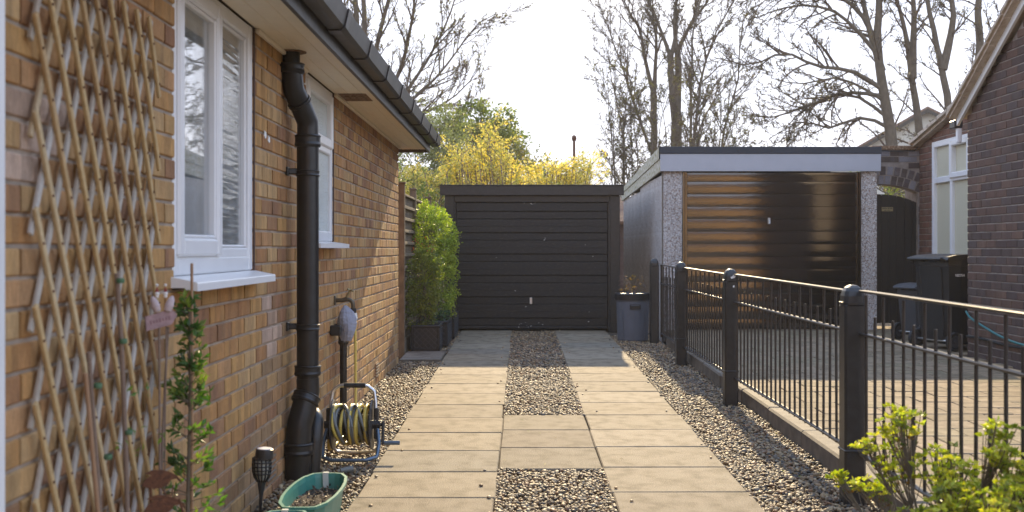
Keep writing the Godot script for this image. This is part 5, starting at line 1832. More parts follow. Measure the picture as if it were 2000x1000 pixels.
	var tall := leafy("planter_shrub", "tall clipped shrub with sunlit yellow-green top beside the garage", "shrub", at(-1.0, 0.2, 13.6), [[w(-1.08, 1.40, 13.55), Vector3(0.23, 0.33, 0.32), 5200], [w(-0.98, 1.25, 14.0), Vector3(0.21, 0.36, 0.35), 4600], [w(-0.97, 0.85, 13.9), Vector3(0.21, 0.42, 0.4), 4200], [w(-0.96, 0.52, 13.7), Vector3(0.17, 0.22, 0.3), 1100]], gp, 0.031, 103, "shrubs in the lattice planters", null, 0.014, 0.75)
	var br := RandomNumberGenerator.new()
	br.seed = 3
	var bm := MB.new()
	mat("berry", lin(0.62, 0.13, 0.02), 0.4)
	for k in 60:
		var p := at(-1.1, 1.0, 13.3) + Vector3(br.randf_range(-0.17, 0.12), br.randf_range(-0.12, 0.3) * 0.7, br.randf_range(-0.05, 0.12)) - tall.position
		bm.lathe([Vector2(0, 0.008), Vector2(0.007, 0.004), Vector2(0.008, 0), Vector2(0.006, -0.005), Vector2(0, -0.008)], 6, Transform3D(Basis(), p))
	var bo := part(tall, "berries", bm.mesh(), M.berry)
	bo.set_meta("kind", "stuff")
	leafy("rosemary_tuft", "small blue-green tuft in the second lattice planter", "plant", at(-0.9, 0.22, 13.1), [[w(-0.88, 0.43, 13.1), Vector3(0.07, 0.06, 0.12), 200]], [Color(0.08, 0.15, 0.07), Color(0.06, 0.11, 0.06)], 0.035, 107, "", null, 0.004)


# ---------------------------------------------------------------- pipes, tap, hose reel
func arc_pts(pts: Array, n := 8) -> Array:
	var cv := Curve3D.new()
	for i in pts.size():
		var tan := Vector3.ZERO
		if i > 0 and i < pts.size() - 1:
			tan = (pts[i + 1] - pts[i - 1]) * 0.22
		cv.add_point(pts[i], -tan, tan)
	var out := []
	var L := cv.get_baked_length()
	for i in n + 1:
		out.append(cv.sample_baked(L * i / n))
	return out


func collar(mb: MB, p: Vector3, r: float, h: float, axis := Vector3.UP) -> void:
	var q := Quaternion(Vector3.UP, axis.normalized())
	mb.lathe([Vector2(r * 0.86, -h * 0.5), Vector2(r, -h * 0.5), Vector2(r + 0.003, -h * 0.3), Vector2(r, -h * 0.1), Vector2(r, h * 0.3), Vector2(r + 0.003, h * 0.42), Vector2(r, h * 0.5), Vector2(r * 0.86, h * 0.5)], 20, Transform3D(Basis(q), p))


func wall_fittings() -> void:
	var d := 5.96
	var X := -1.085
	var sp := thing("soil_pipe", "thick black soil pipe with swan neck running up the bungalow wall", "pipe", at(X, 0.0, d))
	var m := MB.new()
	m.tube([w(X, 0.52, d), w(X, 1.80, d)], [0.056], 20)
	wpart(sp, "straight_pipe", m, M.pipe_black)
	m = MB.new()
	m.tube(arc_pts([w(X, 1.78, d), w(X, 1.86, d), w(X - 0.03, 1.95, d - 0.05), w(X - 0.055, 2.02, d - 0.10), w(X - 0.06, 2.12, d - 0.12)], 14), [0.054], 20)
	wpart(sp, "swan_neck", m, M.pipe_black)
	m = MB.new()
	m.tube([w(X - 0.06, 2.1, d - 0.12), w(X - 0.06, 2.205, d - 0.12)], [0.043], 18)
	wpart(sp, "top_pipe", m, M.pipe_black)
	m = MB.new()
	m.lathe([Vector2(0.045, 0.0), Vector2(0.075, 0.0), Vector2(0.075, 0.004), Vector2(0.045, 0.004)], 20, Transform3D(Basis(), w(X - 0.06, 2.1945, d - 0.12)))
	wpart(sp, "rim", m, M.stain)
	for c in [[w(X - 0.06, 2.115, d - 0.12), 0.064, 0.05, Vector3.UP], [w(X - 0.032, 1.955, d - 0.055), 0.058, 0.02, Vector3(-0.45, 1, 0.75)], [w(X, 1.765, d), 0.064, 0.06, Vector3.UP], [w(X, 1.60, d), 0.059, 0.03, Vector3.UP], [w(X, 0.82, d), 0.0595, 0.03, Vector3.UP], [w(X, 0.60, d), 0.066, 0.05, Vector3.UP]]:
		m = MB.new()
		collar(m, c[0], c[1], c[2], c[3])
		wpart(sp, "collar", m, M.pipe_black)
	# lower offset bend and branch into the ground
	m = MB.new()
	m.tube(arc_pts([w(X, 0.56, d), w(X + 0.002, 0.49, d), w(X - 0.014, 0.415, d - 0.02), w(X - 0.035, 0.33, d - 0.04), w(X - 0.04, 0.2, d - 0.05), w(X - 0.04, -0.02, d - 0.05)], 18), [0.058, 0.058, 0.06, 0.062, 0.064], 20)
	wpart(sp, "offset_bend", m, M.pipe_black)
	for c in [[w(X - 0.008, 0.455, d - 0.012), 0.07, 0.045, Vector3(0.32, 1, -0.5)], [w(X - 0.04, 0.21, d - 0.05), 0.074, 0.06, Vector3.UP]]:
		m = MB.new()
		collar(m, c[0], c[1], c[2], c[3])
		wpart(sp, "collar", m, M.pipe_black)
	m = MB.new()
	m.tube(arc_pts([w(X + 0.01, 0.36, d + 0.12), w(X + 0.03, 0.34, d + 0.07), w(X + 0.03, 0.25, d + 0.04), w(X + 0.02, 0.1, d + 0.02), w(X + 0.02, 0.0, d + 0.02)], 12), [0.04], 14)
	wpart(sp, "branch_pipe", m, M.pipe_black)
	for y in [1.61, 0.825]:
		m = MB.new()
		m.bar(w(X - 0.05, y, d - 0.01), w(-1.186, y, d - 0.03), 0.03, 0.03, Vector3.UP, 0.005)
		m.box(w(-1.181, y, d - 0.03), Vector3(0.012, 0.045, 0.05), Basis(), 0.003)
		wpart(sp, "bracket", m, M.pipe_black)
	# filler patches on the wall
	m = MB.new()
	for q in [[5.42, 1.745, 0.022], [5.50, 1.73, 0.02]]:
		var pts := []
		for k in 9:
			var a := TAU * k / 9
			pts.append(Vector2(cos(a), sin(a) * 0.8) * q[2] * (1.0 + 0.25 * sin(k * 2.7)))
		m.prism(pts, 0.0, 0.004, Transform3D(Basis(Vector3(0, 0, -1), Vector3.UP, Vector3(1, 0, 0)), Vector3(-1.186, q[1], -q[0])))
	single("filler_patch", m.mesh(), M.white_paint, "two white filler blobs on the brickwork beside the soil pipe", "filler")
	# waste pipe
	d = 7.45
	var wp := thing("waste_pipe", "thin black waste pipe with tee elbow below the garden tap", "pipe", at(-1.13, 0.0, d))
	m = MB.new()
	m.tube([w(-1.13, -0.02, d), w(-1.13, 0.70, d)], [0.023], 12)
	wpart(wp, "pipe", m, M.pipe_black)
	m = MB.new()
	collar(m, w(-1.13, 0.645, d), 0.031, 0.07)
	m.tube(arc_pts([w(-1.13, 0.655, d), w(-1.132, 0.70, d), w(-1.15, 0.715, d), w(-1.187, 0.715, d)], 8), [0.027], 12)
	m.tube([w(-1.145, 0.71, d), w(-1.165, 0.71, d - 0.16)], [0.024], 12)
	wpart(wp, "tee_elbow", m, M.black_plastic)
	m = MB.new()
	m.box(w(-1.152, 0.71, d - 0.17), Vector3(0.07, 0.065, 0.03), Basis(), 0.008)
	wpart(wp, "end_clip", m, M.black_plastic)
	# tap with its quilted cover hanging beneath
	var tp := thing("garden_tap", "bronze garden tap with cross handle on the brick wall", "tap", Vector3(-1.187, 0.89, -d))
	m = MB.new()
	m.tube([Vector3(-0.005, 0, 0), Vector3(0.05, 0.0, 0.0), Vector3(0.085, 0.01, 0.0)], [0.014, 0.014, 0.017], 10)
	m.tube(arc_pts([Vector3(0.08, 0.008, 0), Vector3(0.105, 0.0, 0), Vector3(0.118, -0.02, 0), Vector3(0.12, -0.05, 0)], 8), [0.013], 10)
	m.box(Vector3(0.004, 0, 0), Vector3(0.012, 0.06, 0.045), Basis(), 0.004)
	part(tp, "body", m.mesh(), M.tap_bronze)
	m = MB.new()
	m.tube([Vector3(0.075, 0.01, 0), Vector3(0.1, 0.062, 0.0)], [0.011, 0.007], 8)
	m.tube([Vector3(0.082, 0.072, -0.02), Vector3(0.12, 0.058, 0.02)], [0.006], 6)
	m.tube([Vector3(0.085, 0.070, 0.02), Vector3(0.117, 0.058, -0.02)], [0.006], 6)
	part(tp, "handle", m.mesh(), M.brass)
	m = MB.new()
	m.lathe([Vector2(0.0, 0.0), Vector2(0.019, 0.0), Vector2(0.019, -0.03), Vector2(0.016, -0.034), Vector2(0.0, -0.034)], 12, Transform3D(Basis(), Vector3(0.12, -0.05, 0)))
	part(tp, "connector_collar", m.mesh(), M.black_plastic)
	m = MB.new()
	m.lathe([Vector2(0.0, 0.0), Vector2(0.021, 0.0), Vector2(0.022, -0.035), Vector2(0.018, -0.045), Vector2(0.0, -0.045)], 12, Transform3D(Basis(Vector3.BACK, 0.12), Vector3(0.122, -0.082, 0)))
	part(tp, "hose_connector", m.mesh(), M.white_plastic)
	var cv := MB.new()
	var ring_n := 14
	var secs := [[0.06, 0.006, 0.0], [0.05, 0.018, 0.002], [0.02, 0.045, 0.006], [-0.02, 0.062, 0.008], [-0.055, 0.066, 0.01], [-0.1, 0.058, 0.012], [-0.14, 0.046, 0.01], [-0.165, 0.034, 0.008], [-0.172, 0.01, 0.006]]
	for i in secs.size() - 1:
		for k in ring_n:
			var p := []
			for c in [[i, k], [i, k + 1], [i + 1, k + 1], [i + 1, k]]:
				var s: Array = secs[c[0]]
				var a: float = TAU * c[1] / ring_n
				var rr: float = s[1] * (1.0 + 0.10 * sin(a * 3.0 + c[0] * 0.8))
				p.append(Vector3(cos(a) * rr * 0.95 + 0.02 + s[2], s[0], sin(a) * rr * 0.75))
			cv.quad(p[0], p[1], p[2], p[3], Vector3(p[0].x - 0.02, 0, p[0].z))
	single("tap_cover", cv.mesh(), M.grey_cover, "pale grey quilted cover hanging below the garden tap", "cover", Vector3(-1.135, 0.80, -d + 0.02))
	hose_reel(d)


func hose_reel(tap_d: float) -> void:
	var D := 6.42
	var gy := g(D)
	var hr := thing("hose_reel", "hose reel with yellow-grey hose on a tubular stand beside the slabs", "hose reel", at(-0.915, 0.0, D))
	var x0 := -0.135   # side plates in local x
	var x1 := 0.118
	var cy := 0.185
	# base hoop reaching forward and stays up to the axle
	var m := MB.new()
	var base := arc_pts([Vector3(x0 - 0.01, cy - 0.02, 0.0), Vector3(x0 - 0.025, 0.08, 0.05), Vector3(x0 - 0.02, 0.016, 0.11), Vector3(x0 + 0.03, 0.004, 0.14), Vector3(0.0, 0.003, 0.145), Vector3(x1 - 0.03, 0.004, 0.14), Vector3(x1 + 0.02, 0.016, 0.11), Vector3(x1 + 0.025, 0.08, 0.05), Vector3(x1 + 0.01, cy - 0.02, 0.0)], 36)
	for p in base.size():
		base[p].y += 0.012
	m.tube(base, [0.0105], 10)
	part(hr, "base_hoop", m.mesh(), M.steel_blue)
	m = MB.new()
	m.tube(arc_pts([Vector3(x0 - 0.005, cy - 0.06, -0.02), Vector3(x0 - 0.005, 0.05, -0.1), Vector3(x0 + 0.02, 0.014, -0.13), Vector3(x1 - 0.02, 0.014, -0.13), Vector3(x1 + 0.005, 0.05, -0.1), Vector3(x1 + 0.005, cy - 0.06, -0.02)], 24), [0.0095], 8)
	part(hr, "rear_hoop", m.mesh(), M.silver)
	# carrying handle
	m = MB.new()
	var hp := arc_pts([Vector3(x0 + 0.0, cy + 0.02, 0.0), Vector3(x0 + 0.005, cy + 0.12, -0.02), Vector3(x0 + 0.015, cy + 0.185, -0.03), Vector3(x0 + 0.05, cy + 0.21, -0.033), Vector3(0.0, cy + 0.212, -0.034), Vector3(x1 - 0.05, cy + 0.208, -0.033), Vector3(x1 - 0.012, cy + 0.18, -0.03), Vector3(x1 - 0.002, cy + 0.12, -0.02), Vector3(x1, cy + 0.02, 0.0)], 36)
	m.tube(hp, [0.0105], 10)
	part(hr, "handle", m.mesh(), M.silver)
	m = MB.new()
	m.tube([Vector3(x0 + 0.075, cy + 0.211, -0.034), Vector3(x1 - 0.06, cy + 0.2105, -0.034)], [0.0138], 10)
	part(hr, "grip", m.mesh(), M.rubber)
	for x in [x0 - 0.005, x1 + 0.004]:
		m = MB.new()
		m.bar(Vector3(x, cy - 0.08, 0.004), Vector3(x, cy + 0.09, -0.012), 0.03, 0.026, Vector3.RIGHT, 0.006)
		m.tube([Vector3(x - 0.022, cy, 0), Vector3(x + 0.022, cy, 0)], [0.024], 12)
		part(hr, "hub_bracket", m.mesh(), M.black_plastic)
	for x in [x0 + 0.022, x1 - 0.02]:
		m = MB.new()
		var tx := Transform3D(Basis(Vector3.BACK, -PI / 2), Vector3(x, cy, 0))
		m.lathe([Vector2(0.02, -0.005), Vector2(0.132, -0.005), Vector2(0.138, 0.0), Vector2(0.132, 0.005), Vector2(0.02, 0.005)], 28, tx)
		part(hr, "flange", m.mesh(), M.black_plastic)
	m = MB.new()
	m.tube([Vector3(x0 + 0.02, cy, 0), Vector3(x1 - 0.02, cy, 0)], [0.06], 16)
	part(hr, "drum", m.mesh(), M.black_plastic)
	# turns of hose: yellow with grey flanks
	var r := RandomNumberGenerator.new()
	r.seed = 17
	for layer in 2:
		var rad := 0.086 + 0.019 * layer
		var n := 9 - layer
		for k in n:
			var cx := lerpf(x0 + 0.042, x1 - 0.04, (k + 0.5 * layer) / (n - 0.5))
			var pts := []
			var skew := r.randf_range(-0.028, 0.028) * (1.0 + layer)
			for q in 25:
				var a := TAU * q / 24.0
				pts.append(Vector3(clampf(cx + skew * sin(a + k), x0 + 0.032, x1 - 0.03), cy + sin(a) * rad, cos(a) * rad))
			m = MB.new()
			m.tube(pts, [0.0098], 8, false)
			part(hr, "hose_turn", m.mesh(), M.hose_yellow if (k + layer) % 2 == 0 else M.hose_grey)
	m = MB.new()
	m.tube([Vector3(x1 + 0.02, cy, 0), Vector3(x1 + 0.05, cy, 0)], [0.012], 8)
	m.bar(Vector3(x1 + 0.042, cy + 0.02, 0.0), Vector3(x1 + 0.042, cy - 0.105, 0.03), 0.024, 0.016, Vector3.RIGHT, 0.005)
	part(hr, "crank", m.mesh(), M.black_plastic)
	m = MB.new()
	m.tube([Vector3(x1 + 0.05, cy - 0.095, 0.028), Vector3(x1 + 0.135, cy - 0.095, 0.028)], [0.012], 10)
	part(hr, "crank_grip", m.mesh(), M.steel_blue)
	# supply hose from the tap down to the reel
	m = MB.new()
	var s := arc_pts([w(-1.065, 0.775, tap_d), w(-1.055, 0.70, tap_d - 0.005), w(-1.05, 0.5, tap_d - 0.02), w(-1.045, 0.22, tap_d - 0.05), w(-1.04, 0.12, tap_d - 0.12), w(-1.06, 0.1, 7.0), w(-1.07, 0.09, 6.6), w(-1.06, 0.12, 6.45), w(-1.055, g(D) + cy, 6.425)], 40)
	m.tube(s, [0.0085], 8)
	single("supply_hose", m.mesh(), M.hose_yellow, "yellow hose hanging from the tap down to the reel", "hose")
	m = MB.new()
	m.tube([w(-0.92, 0.085, 5.98), w(-0.86, 0.092, 6.0)], [0.014, 0.018], 8)
	single("hose_nozzle", m.mesh(), M.hose_grey, "small grey hose end lying behind the green trough", "nozzle")


# ---------------------------------------------------------------- trellis, plants and ornaments by the wall
func near_left_things() -> void:
	var X := -1.187
	# expanding trellis
	var d0 := 2.80
	var d1 := 3.76
	var y0 := 0.14
	var y1 := 1.93
	var tr := thing("trellis", "expanding wooden diamond trellis fixed on the brick wall", "trellis", Vector3(X, y0, -(d0 + d1) * 0.5))
	var pitch := 0.1165
	var wood := [Color(0.70, 0.49, 0.23), Color(0.64, 0.43, 0.20), Color(0.58, 0.39, 0.19), Color(0.74, 0.55, 0.30)]
	var grey := [Color(0.62, 0.56, 0.47), Color(0.68, 0.63, 0.56), Color(0.62, 0.47, 0.28), Color(0.55, 0.47, 0.37)]
	var nails := MB.new()
	for fam in 2:
		var sgn := 1.0 if fam == 0 else -1.0
		var xx := X + (0.026 if fam == 0 else 0.014)
		var k := -12
		while k < 22:
			# line: d = c - sgn * 0.5 * (y - y0)
			var c := d0 + pitch * k + (0.0 if fam == 0 else 0.02)
			k += 1
			var ya := y0
			var yb := y1
			var e0 := y0 + (c - d0) / (0.5 * sgn)
			var e1 := y0 + (c - d1) / (0.5 * sgn)
			ya = maxf(ya, minf(e0, e1))
			yb = minf(yb, maxf(e0, e1))
			if yb - ya < 0.10:
				continue
			var a := Vector3(xx, ya - 0.012, -(c - sgn * 0.5 * (ya - y0)))
			var b := Vector3(xx, yb + 0.012, -(c - sgn * 0.5 * (yb - y0)))
			var s := MB.new()
			s.col = (wood if fam == 0 else grey)[rng.randi() % 4]
			s.bar(a, b, 0.0105, 0.019, Vector3(0, 1, 0) if false else Vector3(0, -(b - a).z, (b - a).y), 0.002)
			wpart(tr, "slat", s, M.wood)
			if fam == 0:
				var t := ya + 0.03
				while t < yb:
					nails.box(Vector3(xx + 0.0065, t, -(c - sgn * 0.5 * (t - y0))), Vector3(0.003, 0.006, 0.006))
					t += 0.118
	wpart(tr, "nails", nails, M.rusty)
	# canes and bare stems tied to the trellis
	var r := RandomNumberGenerator.new()
	r.seed = 29
	var cl := thing("climber_stems", "bare pale climber stems and green ties climbing the trellis", "climber", w(X + 0.07, 0.1, 3.3))
	for s in [[[w(-1.12, 0.05, 3.36), w(-1.12, 0.75, 3.31), w(-1.125, 1.15, 3.26)], 0.0085], [[w(-1.12, 0.05, 3.20), w(-1.12, 0.5, 3.12), w(-1.125, 0.95, 3.05)], 0.0075], [[w(-1.1, 0.05, 3.56), w(-1.11, 0.55, 3.62), w(-1.12, 0.97, 3.72)], 0.005]]:
		var m := MB.new()
		m.tube(arc_pts(s[0], 12), [s[1], s[1] * 0.8], 8)
		wpart(cl, "stem", m, M.stem)
	var xf := []
	var cols := []
	for p in [w(-1.1, 0.82, 3.34), w(-1.1, 0.80, 3.46), w(-1.1, 0.70, 3.36), w(-1.1, 0.67, 3.25), w(-1.08, 0.665, 3.52), w(-1.08, 0.65, 3.3)]:
		for k in 3:
			xf.append(leaf_at(p - cl.position + rand_dir(r) * 0.012, rand_dir(r), 0.026, r))
			cols.append(pick([Color(0.2, 0.3, 0.05), Color(0.12, 0.22, 0.05)], r))
	leaf_cloud(cl, "leaves", xf, cols, M.leaf)
	for p in [w(-1.115, 1.13, 3.262), w(-1.115, 0.96, 3.285), w(-1.11, 0.70, 3.315), w(-1.11, 0.66, 3.15), w(-1.11, 0.86, 3.075)]:
		var m := MB.new()
		m.lathe([Vector2(0.0105, -0.007), Vector2(0.012, 0.0), Vector2(0.0105, 0.007)], 8, Transform3D(Basis(), p))
		wpart(cl, "tie", m, M.string)
	var cn := MB.new()
	cn.tube([w(-1.1, 0.05, 3.16), w(-1.115, 0.90, 3.0)], [0.006], 6)
	single("bamboo_cane", cn.mesh(), M.cane, "short brown cane leaning on the trellis", "cane")
	# upright shrub in a pot, with its cane
	var bx := -1.05
	var bd := 3.74
	var cane := MB.new()
	cane.tube([w(bx, 0.1, bd), w(bx - 0.002, 1.172, bd + 0.005)], [0.0052, 0.0045], 8)
	single("plant_cane", cane.mesh(), M.cane, "tall thin cane rising through the glossy green plant", "cane")
	var pl := thing("upright_plant", "slim upright plant with glossy green leaves tied to a cane", "plant", w(bx, 0.05, bd))
	var st := MB.new()
	st.tube([Vector3(-0.01, 0.0, 0.0), Vector3(-0.012, 0.35, 0.006), Vector3(-0.006, 0.7, 0.0), Vector3(-0.008, 0.99, 0.002)], [0.009, 0.007, 0.005, 0.003], 7)
	xf = []
	cols = []
	for k in 115:
		var y := 0.12 + 0.88 * pow(r.randf(), 0.85)
		var reach := lerpf(0.092, 0.024, clampf((y - 0.25) / 0.75, 0.0, 1.0)) * r.randf_range(0.3, 1.5)
		var a := r.randf() * TAU
		var o := Vector3(cos(a), 0.0, sin(a))
		var tip := Vector3(-0.01, y + 0.02, 0.0) + o * reach
		st.tube([Vector3(-0.01, y - 0.015, 0), tip], [0.0022, 0.0014], 3, false)
		var lc := pick([Color(0.07, 0.15, 0.035), Color(0.10, 0.19, 0.04), Color(0.15, 0.24, 0.05), Color(0.055, 0.11, 0.03), Color(0.24, 0.30, 0.06)], r)
		for q in 7:
			var base := Vector3(-0.01, y - 0.012, 0.0).lerp(tip, r.randf_range(0.35, 1.0))
			xf.append(leaf_at(base, o * 0.7 + rand_dir(r) * 0.9 + Vector3.UP * 0.5, r.randf_range(0.022, 0.042), r))
			cols.append(lc)
	part(pl, "stems", st.mesh(), M.bark)
	leaf_cloud(pl, "leaves", xf, cols, M.leaf, 0.2)
	var pot := thing("plant_pot", "terracotta pot holding the upright plant below the trellis", "pot", at(bx, -0.03, bd))
	var pm := MB.new()
	pm.lathe([Vector2(0.0, 0.0), Vector2(0.09, 0.0), Vector2(0.125, 0.2), Vector2(0.135, 0.2), Vector2(0.135, 0.235), Vector2(0.118, 0.235), Vector2(0.114, 0.2)], 24)
	part(pot, "body", pm.mesh(), M.plain_brick)
	pm = MB.new()
	pm.lathe([Vector2(0.113, 0.198), Vector2(0.0, 0.205)], 20)
	part(pot, "soil", pm.mesh(), M.soil)
	# pink plaque with two little figures, on a stick
	var pq := thing("pink_plaque", "small pink wooden plaque with two red-hatted figures on a stick", "plaque", w(-1.105, 0.1, 3.60), 0.62)
	var sx := Transform3D(Basis(), Vector3.ZERO)
	pm = MB.new()
	pm.prism([Vector2(-0.047, 0.868), Vector2(0.03, 0.885), Vector2(0.048, 0.912), Vector2(0.032, 0.932), Vector2(-0.05, 0.912)], -0.004, 0.004)
	part(pq, "board", pm.mesh(), M.pink_wood)
	pm = MB.new()
	for k in 7:
		pm.box(Vector3(-0.034 + 0.0095 * k, 0.893 + 0.0021 * k, 0.0043), Vector3(0.0055, 0.009 if k % 3 else 0.013, 0.0008), Basis(Vector3.BACK, 0.2))
	part(pq, "lettering", pm.mesh(), M.ink)
	pm = MB.new()
	pm.tube([Vector3(0.0, -0.05, -0.008), Vector3(-0.004, 0.90, -0.008)], [0.004], 6)
	pm.tube([Vector3(0.012, 0.3, -0.008), Vector3(0.018, 0.89, -0.008)], [0.0025], 5)
	part(pq, "stick", pm.mesh(), M.stem)
	for s in [-1.0, 1.0]:
		var bx2: float = 0.002 + s * 0.013
		pm = MB.new()
		var tilt := Basis(Vector3.BACK, s * -0.35)
		pm.lathe([Vector2(0.0, -0.03), Vector2(0.011, -0.022), Vector2(0.014, -0.006), Vector2(0.011, 0.012), Vector2(0.005, 0.024), Vector2(0.0, 0.026)], 10, Transform3D(tilt, Vector3(bx2 + s * 0.01, 0.949, 0.004)))
		var fg := part(pq, "figure", pm.mesh(), M.pink_body)
		pm = MB.new()
		pm.lathe([Vector2(0.0, 0.022), Vector2(0.003, 0.012), Vector2(0.0065, 0.0), Vector2(0.0, 0.0)], 8, Transform3D(Basis(), Vector3(bx2 - 0.004, 0.983, 0.004)))
		part(fg, "hat", pm.mesh(), M.hat_red)
		pm = MB.new()
		for q in [[0.0, 1.007, 0.005], [0.0, 0.981, 0.0075], [0.0, 0.973, 0.006]]:
			pm.lathe([Vector2(0, q[2]), Vector2(q[2] * 0.8, q[2] * 0.6), Vector2(q[2], 0), Vector2(q[2] * 0.8, -q[2] * 0.6), Vector2(0, -q[2])], 8, Transform3D(Basis(), Vector3(bx2 - 0.004, q[1], 0.005)))
		part(fg, "trim", pm.mesh(), M.pompom)
	# rusty cut-metal bird ornament
	var ru := thing("rusty_ornament", "rusty cut-metal bird ornament at the foot of the trellis", "ornament", w(-1.075, -0.09, 3.50), 0.55)
	for b in [[Vector3(0.0, 0.62, 0.0), 1.0], [Vector3(0.005, 0.545, 0.012), 1.05]]:
		pm = MB.new()
		var sc: float = b[1]
		var poly := []
		for q in [[-0.055, -0.02], [-0.03, -0.028], [0.0, -0.026], [0.02, -0.016], [0.03, 0.0], [0.045, 0.004], [0.064, -0.014], [0.061, -0.002], [0.044, 0.014], [0.022, 0.024], [-0.004, 0.029], [-0.03, 0.027], [-0.05, 0.016], [-0.03, 0.012], [-0.045, 0.0]]:
			poly.append(Vector2(q[0], q[1]) * sc)
		pm.prism(poly, -0.0015, 0.0015, Transform3D(Basis(Vector3.BACK, -0.12), b[0]))
		part(ru, "bird", pm.mesh(), M.rusty)
	pm = MB.new()
	pm.tube(arc_pts([Vector3(0.0, 0.6, 0.0), Vector3(0.012, 0.575, 0.004), Vector3(0.03, 0.57, 0.006), Vector3(0.035, 0.6, 0.002)], 8), [0.002], 5)
	pm.tube(arc_pts([Vector3(0.05, 0.56, 0.012), Vector3(0.066, 0.50, 0.012), Vector3(0.07, 0.40, 0.01), Vector3(0.06, 0.0, 0.0)], 10), [0.004], 6)
	pm.tube([Vector3(-0.03, 0.6, 0.0), Vector3(-0.035, 0.0, 0.0)], [0.004], 6)
	part(ru, "stake", pm.mesh(), M.rusty)
	# solar torch light
	var so := thing("solar_light", "black solar torch light on a stake by the brick wall", "light", at(-1.095, 0.0, 4.95))
	so.scale = Vector3(0.88, 0.92, 0.88)
	pm = MB.new()
	pm.tube([Vector3(-0.012, 0.0, 0.0), Vector3(-0.004, 0.13, 0.0), Vector3(0.0, 0.20, 0.0)], [0.006, 0.009, 0.022], 10)
	part(so, "stake", pm.mesh(), M.black_plastic)
	pm = MB.new()
	for k in 14:
		var a := TAU * k / 14
		var p := []
		for q in [[0.022, 0.198], [0.036, 0.22], [0.0435, 0.25], [0.045, 0.28], [0.042, 0.31]]:
			p.append(Vector3(cos(a) * q[0], q[1], sin(a) * q[0]))
		pm.tube(p, [0.0042], 5)
	for q in [[0.0415, 0.235], [0.0445, 0.252], [0.046, 0.269], [0.0455, 0.287], [0.044, 0.303]]:
		var p := []
		for k in 21:
			var a := TAU * k / 20
			p.append(Vector3(cos(a) * q[0], q[1], sin(a) * q[0]))
		pm.tube(p, [0.0032], 5, false)
	part(so, "cage", pm.mesh(), M.black_plastic)
	pm = MB.new()
	pm.lathe([Vector2(0.0, 0.2), Vector2(0.02, 0.205), Vector2(0.034, 0.245), Vector2(0.036, 0.29), Vector2(0.0, 0.31)], 16)
	part(so, "diffuser", pm.mesh(), M.clear_tape)
	pm = MB.new()
	pm.lathe([Vector2(0.0, 0.304), Vector2(0.044, 0.305), Vector2(0.043, 0.33), Vector2(0.041, 0.346), Vector2(0.037, 0.348), Vector2(0.0, 0.348)], 24, Transform3D(Basis(Vector3.BACK, -0.04), Vector3.ZERO))
	part(so, "cap", pm.mesh(), M.black_plastic)
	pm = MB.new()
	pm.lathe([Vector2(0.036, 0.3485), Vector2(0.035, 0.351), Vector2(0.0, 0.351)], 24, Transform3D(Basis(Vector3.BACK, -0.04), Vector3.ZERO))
	mat("panel_glint", lin(0.72, 0.72, 0.74), 0.3)  # near-white colour stands in for the bright glint on the panel
	part(so, "solar_panel", pm.mesh(), M.panel_glint)
	trough(5.08, -0.895, 0.36, 0.0, "green plastic trough with dry soil beside the solar light")
	trough(4.36, -0.925, 0.34, 0.03, "green plastic trough at the street end of the other trough")


